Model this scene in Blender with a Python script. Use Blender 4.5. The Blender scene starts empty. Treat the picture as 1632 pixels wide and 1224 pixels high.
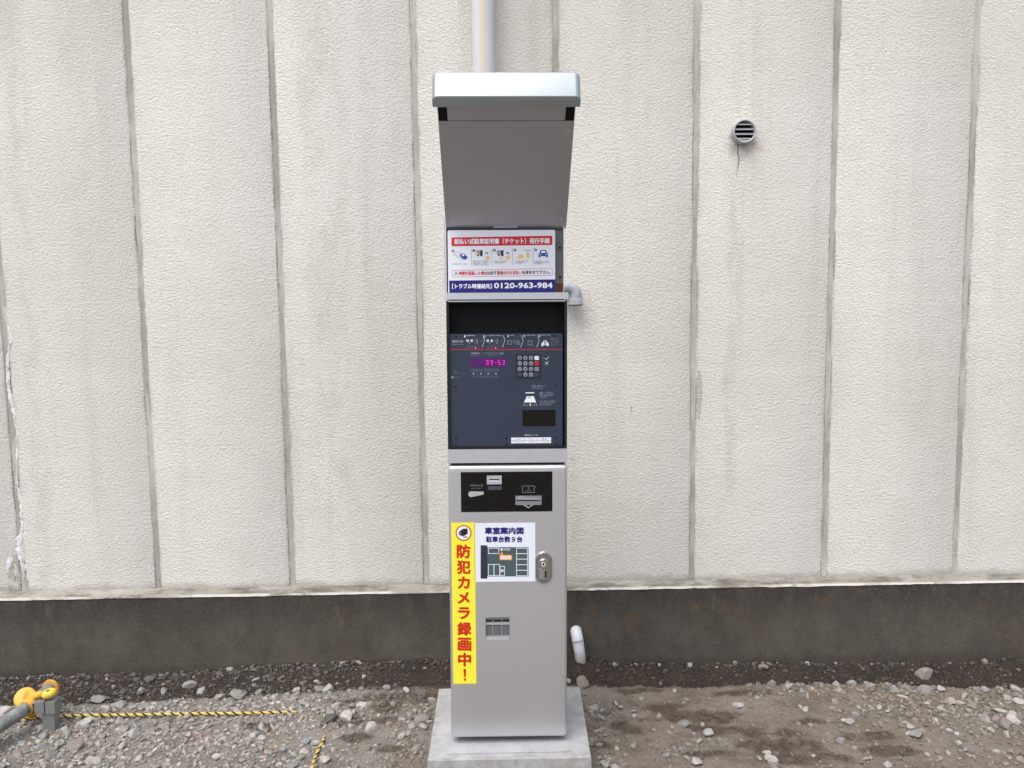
import bpy, bmesh, math, random
import numpy as np
from mathutils import Vector, Matrix

# ------------------------------------------------------------------ camera, sky, sun, exposure
SC = bpy.context.scene
COL = SC.collection
F, PITCH, ROLL, YAW = 1281.0, 0.0983, -0.0128, -0.0142      # focal length in px of a 1632 px wide frame
EYE = 1.62
_cr, _sr, _ct, _st, _cy, _sy = (math.cos(ROLL), math.sin(ROLL), math.cos(PITCH), math.sin(PITCH), math.cos(YAW), math.sin(YAW))
def _yaw(v): return Vector((v[0]*_cy - v[1]*_sy, v[0]*_sy + v[1]*_cy, v[2]))
_right, _fwd, _up = Vector((1, 0, 0)), Vector((0, _ct, -_st)), Vector((0, _st, _ct))
CX, CY, CZ = _yaw(_cr*_right + _sr*_up), _yaw(-_sr*_right + _cr*_up), _yaw(-_fwd)
cam_data = bpy.data.cameras.new('camera')
cam = bpy.data.objects.new('camera', cam_data); COL.objects.link(cam)
cam_data.sensor_width = 36; cam_data.lens = 36*F/1632; cam_data.clip_start = 0.05; cam_data.clip_end = 2000
M = Matrix((CX, CY, CZ)).transposed().to_4x4(); M.translation = Vector((0, 0, EYE))
cam.matrix_world = M
SC.camera = cam

SUN_EL, SUN_AZ = math.radians(62), math.radians(-150)     # azimuth: direction to the sun from +Y, clockwise
world = bpy.data.worlds.new("World"); SC.world = world; world.use_nodes = True
wt = world.node_tree; wt.nodes.clear()
wo = wt.nodes.new('ShaderNodeOutputWorld'); wb = wt.nodes.new('ShaderNodeBackground')
sky = wt.nodes.new('ShaderNodeTexSky'); sky.sky_type = 'NISHITA'; sky.sun_disc = False
sky.sun_elevation = SUN_EL; sky.sun_rotation = SUN_AZ; sky.air_density = 1.0; sky.dust_density = 4.0; sky.ozone_density = 1.0
hs = wt.nodes.new('ShaderNodeHueSaturation'); hs.inputs['Saturation'].default_value = 0.72
hs.inputs['Value'].default_value = 1.35
wt.links.new(sky.outputs[0], hs.inputs['Color']); wt.links.new(hs.outputs[0], wb.inputs[0])
wb.inputs[1].default_value = 0.12
wt.links.new(wb.outputs[0], wo.inputs[0])
sd = bpy.data.lights.new('sun', 'SUN'); sd.energy = 1.3; sd.angle = math.radians(50); sd.color = (1.0, 0.975, 0.94)
sun = bpy.data.objects.new('sun', sd); COL.objects.link(sun)
_sdir = Vector((math.sin(SUN_AZ)*math.cos(SUN_EL), math.cos(SUN_AZ)*math.cos(SUN_EL), math.sin(SUN_EL)))
sun.rotation_euler = _sdir.to_track_quat('Z', 'Y').to_euler(); sun.location = _sdir*30
SC.view_settings.view_transform = 'Standard'; SC.view_settings.look = 'None'
SC.view_settings.exposure = 0.54; SC.view_settings.gamma = 1.0; SC.view_settings.use_curve_mapping = False
SC.cycles.max_bounces = 6

# ------------------------------------------------------------------ helpers: pixels of the photograph to points on known planes
def ray(px, py):
    c = Vector(((px-816)/F, -(py-612)/F, -1))
    return CX*c[0] + CY*c[1] + CZ*c[2]
def at_y(px, py, Y):
    w = ray(px, py); w = w*(Y/w.y); return Vector((w.x, w.y, w.z+EYE))
def at_z(px, py, Z):
    w = ray(px, py); w = w*((Z-EYE)/w.z); return Vector((w.x, w.y, w.z+EYE))

rng = np.random.default_rng(7); random.seed(7)

# ------------------------------------------------------------------ helpers: objects
def link(o, parent=None):
    COL.objects.link(o)
    if parent is not None: o.parent = parent
    return o
def meshobj(name, me, mat=None, parent=None, loc=None):
    if mat is not None and not me.materials: me.materials.append(mat)
    o = bpy.data.objects.new(name, me)
    if loc is not None: o.location = loc
    return link(o, parent)
def tag(o, label=None, cat=None, group=None, kind=None):
    if label: o['label'] = label
    if cat: o['category'] = cat
    if group: o['group'] = group
    if kind: o['kind'] = kind
    return o
def empty(name, loc, label, cat, group=None, rot=(0, 0, 0)):
    o = bpy.data.objects.new(name, None); o.empty_display_size = 0.1
    o.location = loc; o.rotation_euler = rot; link(o)
    return tag(o, label, cat, group)
def finish(bm, name, mat, parent=None, smooth=False, bevel=0, seg=2, loc=None, autosmooth=None):
    if bevel:
        bmesh.ops.bevel(bm, geom=[e for e in bm.edges if e.calc_face_angle(0) > 0.5], offset=bevel, segments=seg, profile=0.5, affect='EDGES', clamp_overlap=True)
    bmesh.ops.recalc_face_normals(bm, faces=bm.faces)
    me = bpy.data.meshes.new(name); bm.to_mesh(me); bm.free()
    if smooth:
        me.polygons.foreach_set('use_smooth', [True]*len(me.polygons))
        if autosmooth: me.set_sharp_from_angle(angle=math.radians(autosmooth))
    return meshobj(name, me, mat, parent, loc)
def bm_box(bm, x0, x1, y0, y1, z0, z1):
    v = [bm.verts.new(p) for p in ((x0,y0,z0),(x1,y0,z0),(x1,y1,z0),(x0,y1,z0),(x0,y0,z1),(x1,y0,z1),(x1,y1,z1),(x0,y1,z1))]
    for f in ((0,3,2,1),(4,5,6,7),(0,1,5,4),(1,2,6,5),(2,3,7,6),(3,0,4,7)): bm.faces.new([v[i] for i in f])
    return v
def box(name, x0, x1, y0, y1, z0, z1, mat, parent=None, bevel=0.0, seg=2, smooth=None):
    bm = bmesh.new(); bm_box(bm, x0, x1, y0, y1, z0, z1)
    return finish(bm, name, mat, parent, smooth=bool(bevel) if smooth is None else smooth, bevel=bevel, seg=seg, autosmooth=40)
def bm_tube(bm, path, radius, n=16, caps=True, inner=None):
    """sweep a circle along a path; radius may be a list; inner > 0 makes it hollow at its end"""
    path = [Vector(p) for p in path]; R = radius if hasattr(radius, '__len__') else [radius]*len(path)
    t0 = (path[1]-path[0]).normalized()
    ref = Vector((0, 0, 1)) if abs(t0.z) < 0.9 else Vector((1, 0, 0))
    u = t0.cross(ref).normalized(); rings = []
    for i, p in enumerate(path):
        t = (path[min(i+1, len(path)-1)] - path[max(i-1, 0)]).normalized()
        u = (u - t*u.dot(t)).normalized(); w = t.cross(u)
        rings.append([bm.verts.new(p + (u*math.cos(2*math.pi*k/n) + w*math.sin(2*math.pi*k/n))*R[i]) for k in range(n)])
    for a, b in zip(rings, rings[1:]):
        for k in range(n): bm.faces.new((a[k], a[(k+1) % n], b[(k+1) % n], b[k]))
    if caps:
        bm.faces.new(rings[0][::-1]); bm.faces.new(rings[-1])
    return rings
def tube(name, path, radius, mat, parent=None, n=16, caps=True):
    bm = bmesh.new(); bm_tube(bm, path, radius, n, caps)
    return finish(bm, name, mat, parent, smooth=True, autosmooth=50)
def arc(c, r, a0, a1, n, ex, ez):
    ex, ez, c = Vector(ex), Vector(ez), Vector(c)
    return [c + ex*(r*math.cos(a0+(a1-a0)*i/n)) + ez*(r*math.sin(a0+(a1-a0)*i/n)) for i in range(n+1)]

# ------------------------------------------------------------------ helpers: shader node expressions
class S:
    """a socket with arithmetic"""
    def __init__(s, nt, out): s.nt, s.o = nt, out
    def _m(s, op, *b):
        n = s.nt.nodes.new('ShaderNodeMath'); n.operation = op
        s.nt.links.new(s.o, n.inputs[0])
        for i, x in enumerate(b):
            if isinstance(x, S): s.nt.links.new(x.o, n.inputs[i+1])
            else: n.inputs[i+1].default_value = x
        return S(s.nt, n.outputs[0])
    def __add__(s, b): return s._m('ADD', b)
    __radd__ = __add__
    def __sub__(s, b): return s._m('SUBTRACT', b)
    def __rsub__(s, b): return (s*-1) + b
    def __mul__(s, b): return s._m('MULTIPLY', b)
    __rmul__ = __mul__
    def __truediv__(s, b): return s._m('DIVIDE', b)
    def abs(s): return s._m('ABSOLUTE')
    def pow(s, b): return s._m('POWER', b)
    def max(s, b): return s._m('MAXIMUM', b)
    def min(s, b): return s._m('MINIMUM', b)
    def clamp(s): return s.max(0.0).min(1.0)
    def step(s, lo, hi):
        n = s.nt.nodes.new('ShaderNodeMapRange'); n.interpolation_type = 'SMOOTHSTEP'
        s.nt.links.new(s.o, n.inputs[0]); n.inputs[1].default_value = lo; n.inputs[2].default_value = hi
        return S(s.nt, n.outputs[0])
class Mat:
    def __init__(s, name, rough=0.6, metal=0.0, spec=0.5):
        s.m = bpy.data.materials.new(name); s.m.use_nodes = True; s.nt = s.m.node_tree
        s.b = s.nt.nodes['Principled BSDF']
        s.b.inputs['Roughness'].default_value = rough; s.b.inputs['Metallic'].default_value = metal
        s.b.inputs['Specular IOR Level'].default_value = spec
    def geo(s, which='Position'):
        if which == 'Object':
            n = s.nt.nodes.new('ShaderNodeTexCoord'); return n.outputs['Object']
        n = s.nt.nodes.new('ShaderNodeNewGeometry'); return n.outputs[which]
    def xyz(s, which='Position'):
        n = s.nt.nodes.new('ShaderNodeSeparateXYZ'); s.nt.links.new(s.geo(which), n.inputs[0])
        return [S(s.nt, o) for o in n.outputs]
    def noise(s, scale, detail=3, rough=0.55, stretch=(1, 1, 1), which='Position', off=(0, 0, 0), dist=0.0):
        mp = s.nt.nodes.new('ShaderNodeMapping'); s.nt.links.new(s.geo(which), mp.inputs[0])
        mp.inputs['Scale'].default_value = stretch; mp.inputs['Location'].default_value = off
        n = s.nt.nodes.new('ShaderNodeTexNoise'); s.nt.links.new(mp.outputs[0], n.inputs['Vector'])
        n.inputs['Scale'].default_value = scale; n.inputs['Detail'].default_value = detail
        n.inputs['Roughness'].default_value = rough; n.inputs['Distortion'].default_value = dist
        return S(s.nt, n.outputs[0])
    def voro(s, scale, stretch=(1, 1, 1), feature='F1', smooth=None, dist=None):
        mp = s.nt.nodes.new('ShaderNodeMapping'); s.nt.links.new(s.geo(), mp.inputs[0])
        mp.inputs['Scale'].default_value = stretch
        n = s.nt.nodes.new('ShaderNodeTexVoronoi'); n.feature = feature
        s.nt.links.new(mp.outputs[0], n.inputs['Vector']); n.inputs['Scale'].default_value = scale
        return S(s.nt, n.outputs['Distance'])
    def attr(s, name):
        n = s.nt.nodes.new('ShaderNodeAttribute'); n.attribute_name = name
        return S(s.nt, n.outputs['Fac']), n.outputs['Color']
    def mix(s, fac, a, b, mode='MIX'):
        n = s.nt.nodes.new('ShaderNodeMix'); n.data_type = 'RGBA'; n.blend_type = mode
        if isinstance(fac, S): s.nt.links.new(fac.o, n.inputs[0])
        else: n.inputs[0].default_value = fac
        for i, x in ((6, a), (7, b)):
            if isinstance(x, (tuple, list)): n.inputs[i].default_value = (*x[:3], 1)
            else: s.nt.links.new(x.o if isinstance(x, S) else x, n.inputs[i])
        return n.outputs[2]
    def grey(s, v):      # a value as a colour
        n = s.nt.nodes.new('ShaderNodeCombineColor')
        for i in range(3): s.nt.links.new(v.o, n.inputs[i])
        return n.outputs[0]
    def color(s, c):
        if isinstance(c, (tuple, list)): s.b.inputs['Base Color'].default_value = (*c[:3], 1)
        else: s.nt.links.new(c, s.b.inputs['Base Color'])
        return s
    def bump(s, h, strength=1.0, dist=0.001):
        n = s.nt.nodes.new('ShaderNodeBump'); n.inputs['Strength'].default_value = strength
        n.inputs['Distance'].default_value = dist; s.nt.links.new(h.o, n.inputs['Height'])
        s.nt.links.new(n.outputs[0], s.b.inputs['Normal']); return s
    def roughness(s, v): s.nt.links.new(v.o, s.b.inputs['Roughness']); return s
def srgb(r, g, b):
    f = lambda v: v/255/12.92 if v/255 <= 0.04045 else ((v/255+0.055)/1.055)**2.4
    return (f(r), f(g), f(b))
def flat(name, c, rough=0.5, metal=0.0, spec=0.4, grain=0.06, scale=60):
    """a plain coat with slight mottling"""
    m = Mat(name, rough, metal, spec)
    n = m.noise(scale, 3, 0.6)
    m.color(m.mix(n, tuple(x*(1-grain) for x in c), tuple(min(1, x*(1+grain)) for x in c)))
    return m.m

# ------------------------------------------------------------------ the wall: thickness, joints and places of marks
WALL_Y = 3.523          # face of the concrete panels
JX0, JS = -2.1473, 0.6  # joints every 0.6 m
LEDGE_TOP, PLINTH_TOP, PLINTH_Y = EYE-1.252, EYE-1.270, 3.484

def gauss_spot(m, X, Z, cx, cz, rx, rz):
    d = ((X-cx)/rx).pow(2.0) if False else ((X-cx)/rx)*((X-cx)/rx) + ((Z-cz)/rz)*((Z-cz)/rz)
    return d
def wall_material():
    m = Mat('sprayed_mortar_wall', 0.92, 0, 0.15)
    X, Y, Z = m.xyz()
    big = m.noise(0.9, 3, 0.5); mid = m.noise(5, 4, 0.6); fine = m.noise(220, 2, 0.6)
    streak = m.noise(2.2, 4, 0.6, (4.5, 1, 0.22))
    base = m.mix(big.step(0.35, 0.65), (0.680, 0.662, 0.602), (0.725, 0.709, 0.658))
    base = m.mix(mid.step(0.35, 0.75)*0.28, base, (0.585, 0.57, 0.515))
    base = m.mix(streak.step(0.50, 0.80)*0.24, base, (0.42, 0.402, 0.35))
    # broad damp bands that run down some panels
    def band(cx, w, z_hi, z_lo, amt):
        d = (X-cx+(mid-0.5)*0.12)/w; g = (1 - d*d).clamp()
        return g*Z.step(z_lo-0.25, z_lo+0.2)*(1-Z.step(z_hi-0.2, z_hi+0.3))*m.noise(14, 4, 0.65, (1, 1, 0.35)).step(0.36, 0.68)*amt
    grime = band(at_y(520, 300, WALL_Y).x, 0.11, 4.5, 0.6, 0.30)
    for px, w, hi, lo, a in ((1168, 0.035, 4.5, 0.7, 0.30), (1040, 0.03, 4.5, 2.3, 0.15), (130, 0.10, 4.5, 1.7, 0.16), (860, 0.10, 4.5, 1.0, 0.14), (1470, 0.09, 1.9, 0.5, 0.10), (30, 0.05, 4.5, 0.4, 0.25), (590, 0.05, 4.5, 1.8, 0.12)):
        grime = grime.max(band(at_y(px, 300, WALL_Y).x, w, hi, lo, a))
    base = m.mix(grime*0.75, base, (0.285, 0.275, 0.225))
    # dirt gathered along the joints: distance to the nearest joint
    k = (X-JX0)/JS; fr = (k - k._m('FLOOR')); dj = (fr.min(1-fr))*JS
    jn = m.noise(7, 4, 0.7, (1, 1, 0.45), off=(3, 0, 0)); jf = m.noise(60, 3, 0.7, (1, 1, 0.35))
    edge = 1 - (dj + (jf-0.5)*0.022).step(0.008, 0.026)
    base = m.mix(edge*jn.step(0.38, 0.66)*0.68, base, (0.225, 0.208, 0.175))
    f1_ = m.noise(92, 4, 0.68, (0.9, 1, 1.15))
    halo = 1 - (dj + (mid-0.5)*0.05).step(0.01, 0.07)
    jag = (1-(dj+(m.noise(110, 2, 0.6, (1, 1, 0.5), off=(0, 0, 4))-0.5)*0.012).step(0.012, 0.017))*m.noise(6, 4, 0.7, (1, 1, 0.5), off=(7, 0, 0)).step(0.46, 0.60)
    base = m.mix(jag*0.6, base, (0.10, 0.09, 0.075))
    base = m.mix((1-f1_.step(0.34, 0.46))*0.28, base, (0.33, 0.31, 0.26))
    base = m.mix(halo*jn.step(0.45, 0.7)*0.22, base, (0.36, 0.34, 0.29))
    # small black specks of algae
    sp = m.noise(120, 3, 0.8, (1, 1, 0.6)).step(0.71, 0.76)*mid.step(0.5, 0.7)
    base = m.mix(sp*0.45, base, (0.16, 0.15, 0.13))
    # greenish, rusty stain and drip line under the round vent
    v = at_y(1182, 215, WALL_Y)
    dx, dz = (X-(v.x-0.005)+(mid-0.5)*0.03), (Z-(v.z-0.045))
    g = (1-((dx/0.085)*(dx/0.085) + (dz/0.075)*(dz/0.075))).clamp()
    base = m.mix(g*m.noise(34, 3, 0.7).step(0.35, 0.62)*0.52, base, (0.225, 0.215, 0.125))
    g2 = (1-(((X-v.x-0.07)/0.05)*((X-v.x-0.07)/0.05) + (dz/0.04)*(dz/0.04))).clamp()
    base = m.mix(g2*0.35*m.noise(26, 3, 0.7, off=(5, 1, 0)).step(0.35, 0.6), base, (0.42, 0.27, 0.16))
    line = (1-((X-(v.x-0.018)-(m.noise(12, 2, 0.5)-0.5)*0.03).abs()).step(0.0015, 0.0045))*Z.step(v.z-0.21, v.z-0.10)*(1-Z.step(v.z-0.05, v.z-0.03))
    base = m.mix(line*0.7, base, (0.09, 0.08, 0.07))
    run = 0.8*(1-((X-(v.x-0.005)+(mid-0.5)*0.04)/0.045).abs().step(0.2, 1.0))*Z.step(v.z-1.3, v.z-0.3)*(1-Z.step(v.z-0.1, v.z))
    base = m.mix(run*m.noise(20, 3, 0.6, (1, 1, 0.12)).step(0.4, 0.7)*0.32, base, (0.30, 0.28, 0.21))
    # grey rubbed patch right of a joint
    s = at_y(1114, 630, WALL_Y)
    dx, dz = (X-s.x+(m.noise(30, 3, 0.6)-0.5)*0.014)/0.0155, (Z-s.z)/0.125
    g = (1-(dx*dx+dz*dz)).step(0.0, 0.35)
    base = m.mix(g*0.62, base, (0.36, 0.335, 0.285))
    s2 = at_y(1112, 668, WALL_Y)
    g = (1-(((X-s2.x)/0.012)*((X-s2.x)/0.012)+((Z-s2.z)/0.03)*((Z-s2.z)/0.03))).step(0.0, 0.4)*m.noise(90, 2, 0.6).step(0.45, 0.6)
    base = m.mix(g*0.9, base, (0.70, 0.68, 0.64))
    # a short scratch
    s = at_y(1006, 652, WALL_Y)
    g = (1-(((X-s.x)/0.0035)*((X-s.x)/0.0035)+((Z-s.z)/0.018)*((Z-s.z)/0.018))).step(0.0, 0.4)
    base = m.mix(g*0.6, base, (0.2, 0.18, 0.15))
    # mossy white patch at the foot of the left joint
    s = at_y(28, 925, WALL_Y)
    dx = (X-s.x+(m.noise(18, 3, 0.6)-0.5)*0.05)/0.052; dz = (Z-s.z)/0.13
    g = (1-(dx*dx+dz*dz)).step(0.0, 0.5)
    base = m.mix(g*m.noise(45, 4, 0.7, (1, 1, 0.6)).step(0.42, 0.60)*0.8, base, (0.20, 0.17, 0.095))
    # dirt splashed along the foot of the panels
    low = (1-(Z+(m.noise(9, 4, 0.7)-0.5)*0.07).step(LEDGE_TOP+0.0, LEDGE_TOP+0.04))
    base = m.mix(low*0.55, base, (0.235, 0.215, 0.175))
    # the last metre is greyer than the top
    base = m.mix((1-Z.step(0.4, 2.0))*0.14, base, (0.49, 0.49, 0.455))
    pn_ = m.noise(1.35, 2, 0.5, (1, 1, 0.18), off=(11, 3, 0))
    base = m.mix(pn_.step(0.42, 0.62)*0.5, base, m.mix(0.22, base, (0.42, 0.43, 0.41)))
    fl = m.noise(17, 4, 0.7, (1, 1, 0.8), off=(1, 9, 5))
    base = m.mix(fl.step(0.56, 0.74)*pn_.step(0.4, 0.6)*0.22, base, (0.36, 0.345, 0.30))
    m.color(base)
    # sprayed finish: flattened flakes wider than high
    f1 = m.noise(92, 4, 0.68, (0.9, 1, 1.15)); f2 = m.noise(260, 2, 0.7, (0.9, 1, 1.1), off=(2, 0, 7))
    vo = m.voro(125, (0.85, 1, 1.15), 'SMOOTH_F1')
    h = f1.step(0.36, 0.66)*0.9 + f2*0.7 + m.noise(14, 2, 0.5)*0.8 - vo*0.8
    m.bump(h, 0.9, 0.0018)
    return m.m
wall_mat = wall_material()

def simple_concrete(name, dark, light, scale=3, bump=0.0015, rough=0.9):
    m = Mat(name, rough, 0, 0.2)
    c = m.mix(m.noise(scale, 5, 0.65).step(0.3, 0.7), dark, light)
    c = m.mix(m.noise(scale*30, 3, 0.7).step(0.45, 0.75)*0.25, c, tuple(x*0.6 for x in dark))
    m.color(c); m.bump(m.noise(scale*25, 4, 0.7), 0.7, bump); return m.m

def plinth_material():
    m = Mat('dark_plinth_mortar', 0.82, 0, 0.25)
    X, Y, Z = m.xyz()
    n = m.noise(3.0, 5, 0.65); st = m.noise(6, 5, 0.7, (1.6, 1, 0.35)); f = m.noise(170, 3, 0.75)
    t = (Z + (st-0.5)*0.26).step(0.12, 0.34)
    c = m.mix(t, m.mix(n.step(0.35, 0.65), (0.078, 0.068, 0.055), (0.100, 0.088, 0.073)), m.mix(st.step(0.4, 0.6), (0.040, 0.035, 0.031), (0.064, 0.056, 0.048)))
    c = m.mix(m.noise(13, 5, 0.75, (1, 1, 0.7), off=(1, 6, 1)).step(0.42, 0.62)*0.45, c, (0.052, 0.043, 0.036))
    c = m.mix(m.noise(22, 4, 0.7, (1, 1, 0.5)).step(0.52, 0.72)*0.55, c, (0.105, 0.092, 0.075))
    c = m.mix(f.step(0.54, 0.68)*0.42, c, (0.19, 0.175, 0.155))
    c = m.mix(m.noise(260, 3, 0.75, off=(3, 3, 3)).step(0.58, 0.72)*0.5, c, (0.035, 0.03, 0.027))
    c = m.mix(m.noise(5, 3, 0.6, off=(9, 0, 2)).step(0.58, 0.72)*m.noise(20, 3, 0.6).step(0.4, 0.65)*0.45, c, (0.13, 0.085, 0.045))
    for px, py, r, a in ((1109, 968, 0.016, 0.75), (947, 975, 0.028, 0.35), (1010, 985, 0.045, 0.30), (1003, 1003, 0.03, 0.4), (1022, 983, 0.02, 0.35)):
        s = at_y(px, py, PLINTH_Y); dx, dz = (X-s.x+(f-0.5)*0.02)/r, (Z-s.z+(n-0.5)*0.02)/r
        c = m.mix((1-(dx*dx+dz*dz)).step(0.0, 0.9)*a*(0.3+0.7*m.noise(80, 3, 0.7).step(0.4, 0.6)), c, (0.145, 0.085, 0.028))
    # darker edge just above the soil
    c = m.mix((1-(Z+(st-0.5)*0.03).step(0.0, 0.045))*0.45, c, (0.05, 0.043, 0.036))
    m.color(c)
    m.bump(m.noise(70, 4, 0.7)*0.6+m.noise(9, 3, 0.6)*1.2+f*0.5, 0.8, 0.0035)
    return m.m
plinth_mat = plinth_material()

def ledge_material():
    m = Mat('weathered_ledge_mortar', 0.9, 0, 0.2)
    X, Y, Z = m.xyz()
    n = m.noise(16, 5, 0.7, (0.35, 1, 1)); n2 = m.noise(3.5, 3, 0.6)
    c = m.mix(n.step(0.35, 0.6), (0.13, 0.12, 0.10), (0.27, 0.255, 0.22))
    c = m.mix((n2*0.6+n*0.4).step(0.52, 0.60)*0.5, c, (0.38, 0.36, 0.32))
    lip = (1-Z.step(PLINTH_TOP+0.001, PLINTH_TOP+0.007))
    c = m.mix(lip*m.noise(2.2, 4, 0.6).step(0.40, 0.52)*0.9, c, (0.58, 0.56, 0.52))
    c = m.mix(m.noise(40, 3, 0.7, (0.3, 1, 1)).step(0.56, 0.66)*0.55, c, (0.14, 0.125, 0.105))
    left = 1-X.step(-1.75, -1.15)
    c = m.mix(left*0.4*(n.step(0.35, 0.55)), c, (0.42, 0.40, 0.345))
    m.color(c); m.bump(n+m.noise(120, 3, 0.7)*0.4, 0.7, 0.004); return m.m
ledge_mat = ledge_material()

def sealant_material():
    m = Mat('joint_sealant', 0.85, 0, 0.2)
    n = m.noise(3.0, 5, 0.7, (1, 1, 0.6)); s = m.noise(11, 4, 0.7, (4, 1, 0.4)); d = m.noise(55, 3, 0.75, (2, 1, 0.25))
    c = m.mix(n.step(0.36, 0.64), (0.33, 0.31, 0.268), (0.50, 0.48, 0.43))
    c = m.mix(s.step(0.54, 0.7)*0.5, c, (0.18, 0.17, 0.15))
    c = m.mix(d.step(0.60, 0.70)*0.7, c, (0.075, 0.07, 0.06))
    m.color(c); m.bump(s+d*0.5, 0.5, 0.003); return m.m
sealant_mat = sealant_material()
back_mat = flat('plain_concrete', (0.34, 0.33, 0.30), 0.9)
white_smear = Mat('white_sealer', 0.8, 0, 0.3)
white_smear.color(white_smear.mix(white_smear.noise(70, 4, 0.7, (1, 1, 0.4)).step(0.38, 0.62), (0.50, 0.49, 0.47), (0.80, 0.80, 0.82)))
white_smear.bump(white_smear.noise(110, 3, 0.7), 0.8, 0.003)
white_smear = white_smear.m

WALL_TOP = 4.4
wall = empty('panel_wall', (0, WALL_Y, 0), 'off-white rough sprayed building wall of tall panels on a dark concrete plinth', 'wall')
def wall_local(o):               # geometry given in world coordinates, parent at (0, WALL_Y, 0)
    o.location = o.location - wall.location; return o
# one panel mesh, shared: front face with rolled edges, ragged by a few mm
def panel_mesh():
    bm = bmesh.new(); hw = JS/2-0.0092; nz = 150
    r2 = np.random.default_rng(3)
    wob = lambda: (np.convolve(r2.normal(0, 1, nz+21), np.ones(3)/3, 'same')[10:10+nz+1]*0.0013+np.convolve(r2.normal(0, 1, nz+21), np.ones(19)/19, 'same')[10:10+nz+1]*0.004)
    L, R = wob(), wob(); rows = []
    z0, z1 = LEDGE_TOP, WALL_TOP
    for i in range(nz+1):
        z = z0+(z1-z0)*i/nz; l, r = -hw+L[i], hw+R[i]
        rows.append([bm.verts.new(p) for p in ((l, 0.05, z), (l, 0.008, z), (l+0.002, 0.0035, z), (l+0.0075, 0, z), (r-0.0075, 0, z), (r-0.002, 0.0035, z), (r, 0.008, z), (r, 0.05, z))])
    for a, b in zip(rows, rows[1:]):
        for k in range(7): bm.faces.new((a[k], a[k+1], b[k+1], b[k]))
    bmesh.ops.recalc_face_normals(bm, faces=bm.faces)
    me = bpy.data.meshes.new('wall_panel'); bm.to_mesh(me); bm.free()
    me.polygons.foreach_set('use_smooth', [True]*len(me.polygons)); me.materials.append(wall_mat)
    # normals face the camera side
    if me.polygons[3].normal.y > 0: me.flip_normals()
    return me
pm = panel_mesh()
sm = bmesh.new()
for i in range(60):
    pass
bm_box(sm, -0.0145, 0.0145, 0.0042, 0.05, LEDGE_TOP, WALL_TOP)
sme = bpy.data.meshes.new('joint_sealant'); sm.to_mesh(sme); sm.free(); sme.materials.append(sealant_mat)
for k in range(-4, 12):
    meshobj('wall_panel', pm, None, wall, (JX0+JS*(k+0.5), 0, 0))
    meshobj('joint_sealant', sme, None, wall, (JX0+JS*k, 0, 0))
box('backing', JX0-4*JS-0.3, JX0+12*JS+0.3, 0.05, 0.25, -0.4, WALL_TOP, back_mat, wall)

# plinth with a slightly uneven face
def grid_mesh(name, fn, nu, nv, mat, parent, smooth=True):
    vs = np.array([fn(i/nu, j/nv) for j in range(nv+1) for i in range(nu+1)], dtype=float)
    idx = np.arange((nu+1)*(nv+1)).reshape(nv+1, nu+1)
    f = np.stack([idx[:-1, :-1], idx[:-1, 1:], idx[1:, 1:], idx[1:, :-1]], -1).reshape(-1, 4)
    me = bpy.data.meshes.new(name); me.from_pydata(vs.tolist(), [], f.tolist()); me.update()
    if smooth: me.polygons.foreach_set('use_smooth', [True]*len(me.polygons))
    return meshobj(name, me, mat, parent)
XL, XR = JX0-4*JS-0.3, JX0+12*JS+0.3
def pn(a, b): return math.sin(a*3.1+1)*0.4+math.sin(a*7.7+b*5)*0.3+math.sin(a*17+b*11)*0.2
def plinth_fn(u, v):
    x = XL+(XR-XL)*u; z = -0.4+(PLINTH_TOP+0.4)*v
    return (x, PLINTH_Y-WALL_Y + pn(x, z)*0.0018, z + (0.0015*pn(x*2.3, 0) if v == 1 else 0))
grid_mesh('plinth', plinth_fn, 300, 8, plinth_mat, wall)
lr = np.random.default_rng(11)
def smooth_noise(n, k):
    a = lr.normal(0, 1, n+2*k); return np.convolve(a, np.ones(k)/k, 'same')[k:n+k]
LN = 1500
l1, l2, l3 = smooth_noise(LN+1, 9)*3, smooth_noise(LN+1, 5), smooth_noise(LN+1, 31)*5
def ledge_fn(u, v):
    i = int(round(u*LN)); x = XL+(XR-XL)*u
    z = [PLINTH_TOP-0.004-abs(l1[i])*0.0009, PLINTH_TOP+0.003+l2[i]*0.0006, PLINTH_TOP+0.012+l3[i]*0.0008, LEDGE_TOP+0.006+l2[i]*0.0016][int(round(v*3))]
    y = [-0.0425, -0.0395, -0.022+l1[i]*0.001, 0.004][int(round(v*3))]
    return (x, y, z + (0.0015*pn(x*2.3, 0)))
grid_mesh('ledge', ledge_fn, LN, 3, ledge_mat, wall)

# white sealer smeared down the left-most joint and the blob at its foot
def smear(pts, name='sealer_smear'):
    bm = bmesh.new(); rows = []
    sr = np.random.default_rng(5)
    for i in range(len(pts)-1):
        (x0, y0, w0), (x1, y1, w1) = pts[i], pts[i+1]; n = max(2, int(abs(y1-y0)/3))
        for k in range(n):
            t = k/n; px, py, w = x0+(x1-x0)*t, y0+(y1-y0)*t, w0+(w1-w0)*t
            px += sr.normal(0, 0.7); a = at_y(px-w*(0.5+sr.normal(0, .12)), py, WALL_Y); b = at_y(px+w*(0.5+sr.normal(0, .12)), py, WALL_Y); c = (a+b)/2
            rows.append([bm.verts.new((a.x, 0.0008, a.z)), bm.verts.new((c.x, -0.0035+sr.normal(0, .0008), c.z)), bm.verts.new((b.x, 0.0008, b.z))])
    for a, b in zip(rows, rows[1:]):
        for k in range(2): bm.faces.new((a[k], a[k+1], b[k+1], b[k]))
    return finish(bm, name, white_smear, wall, smooth=True)
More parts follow.
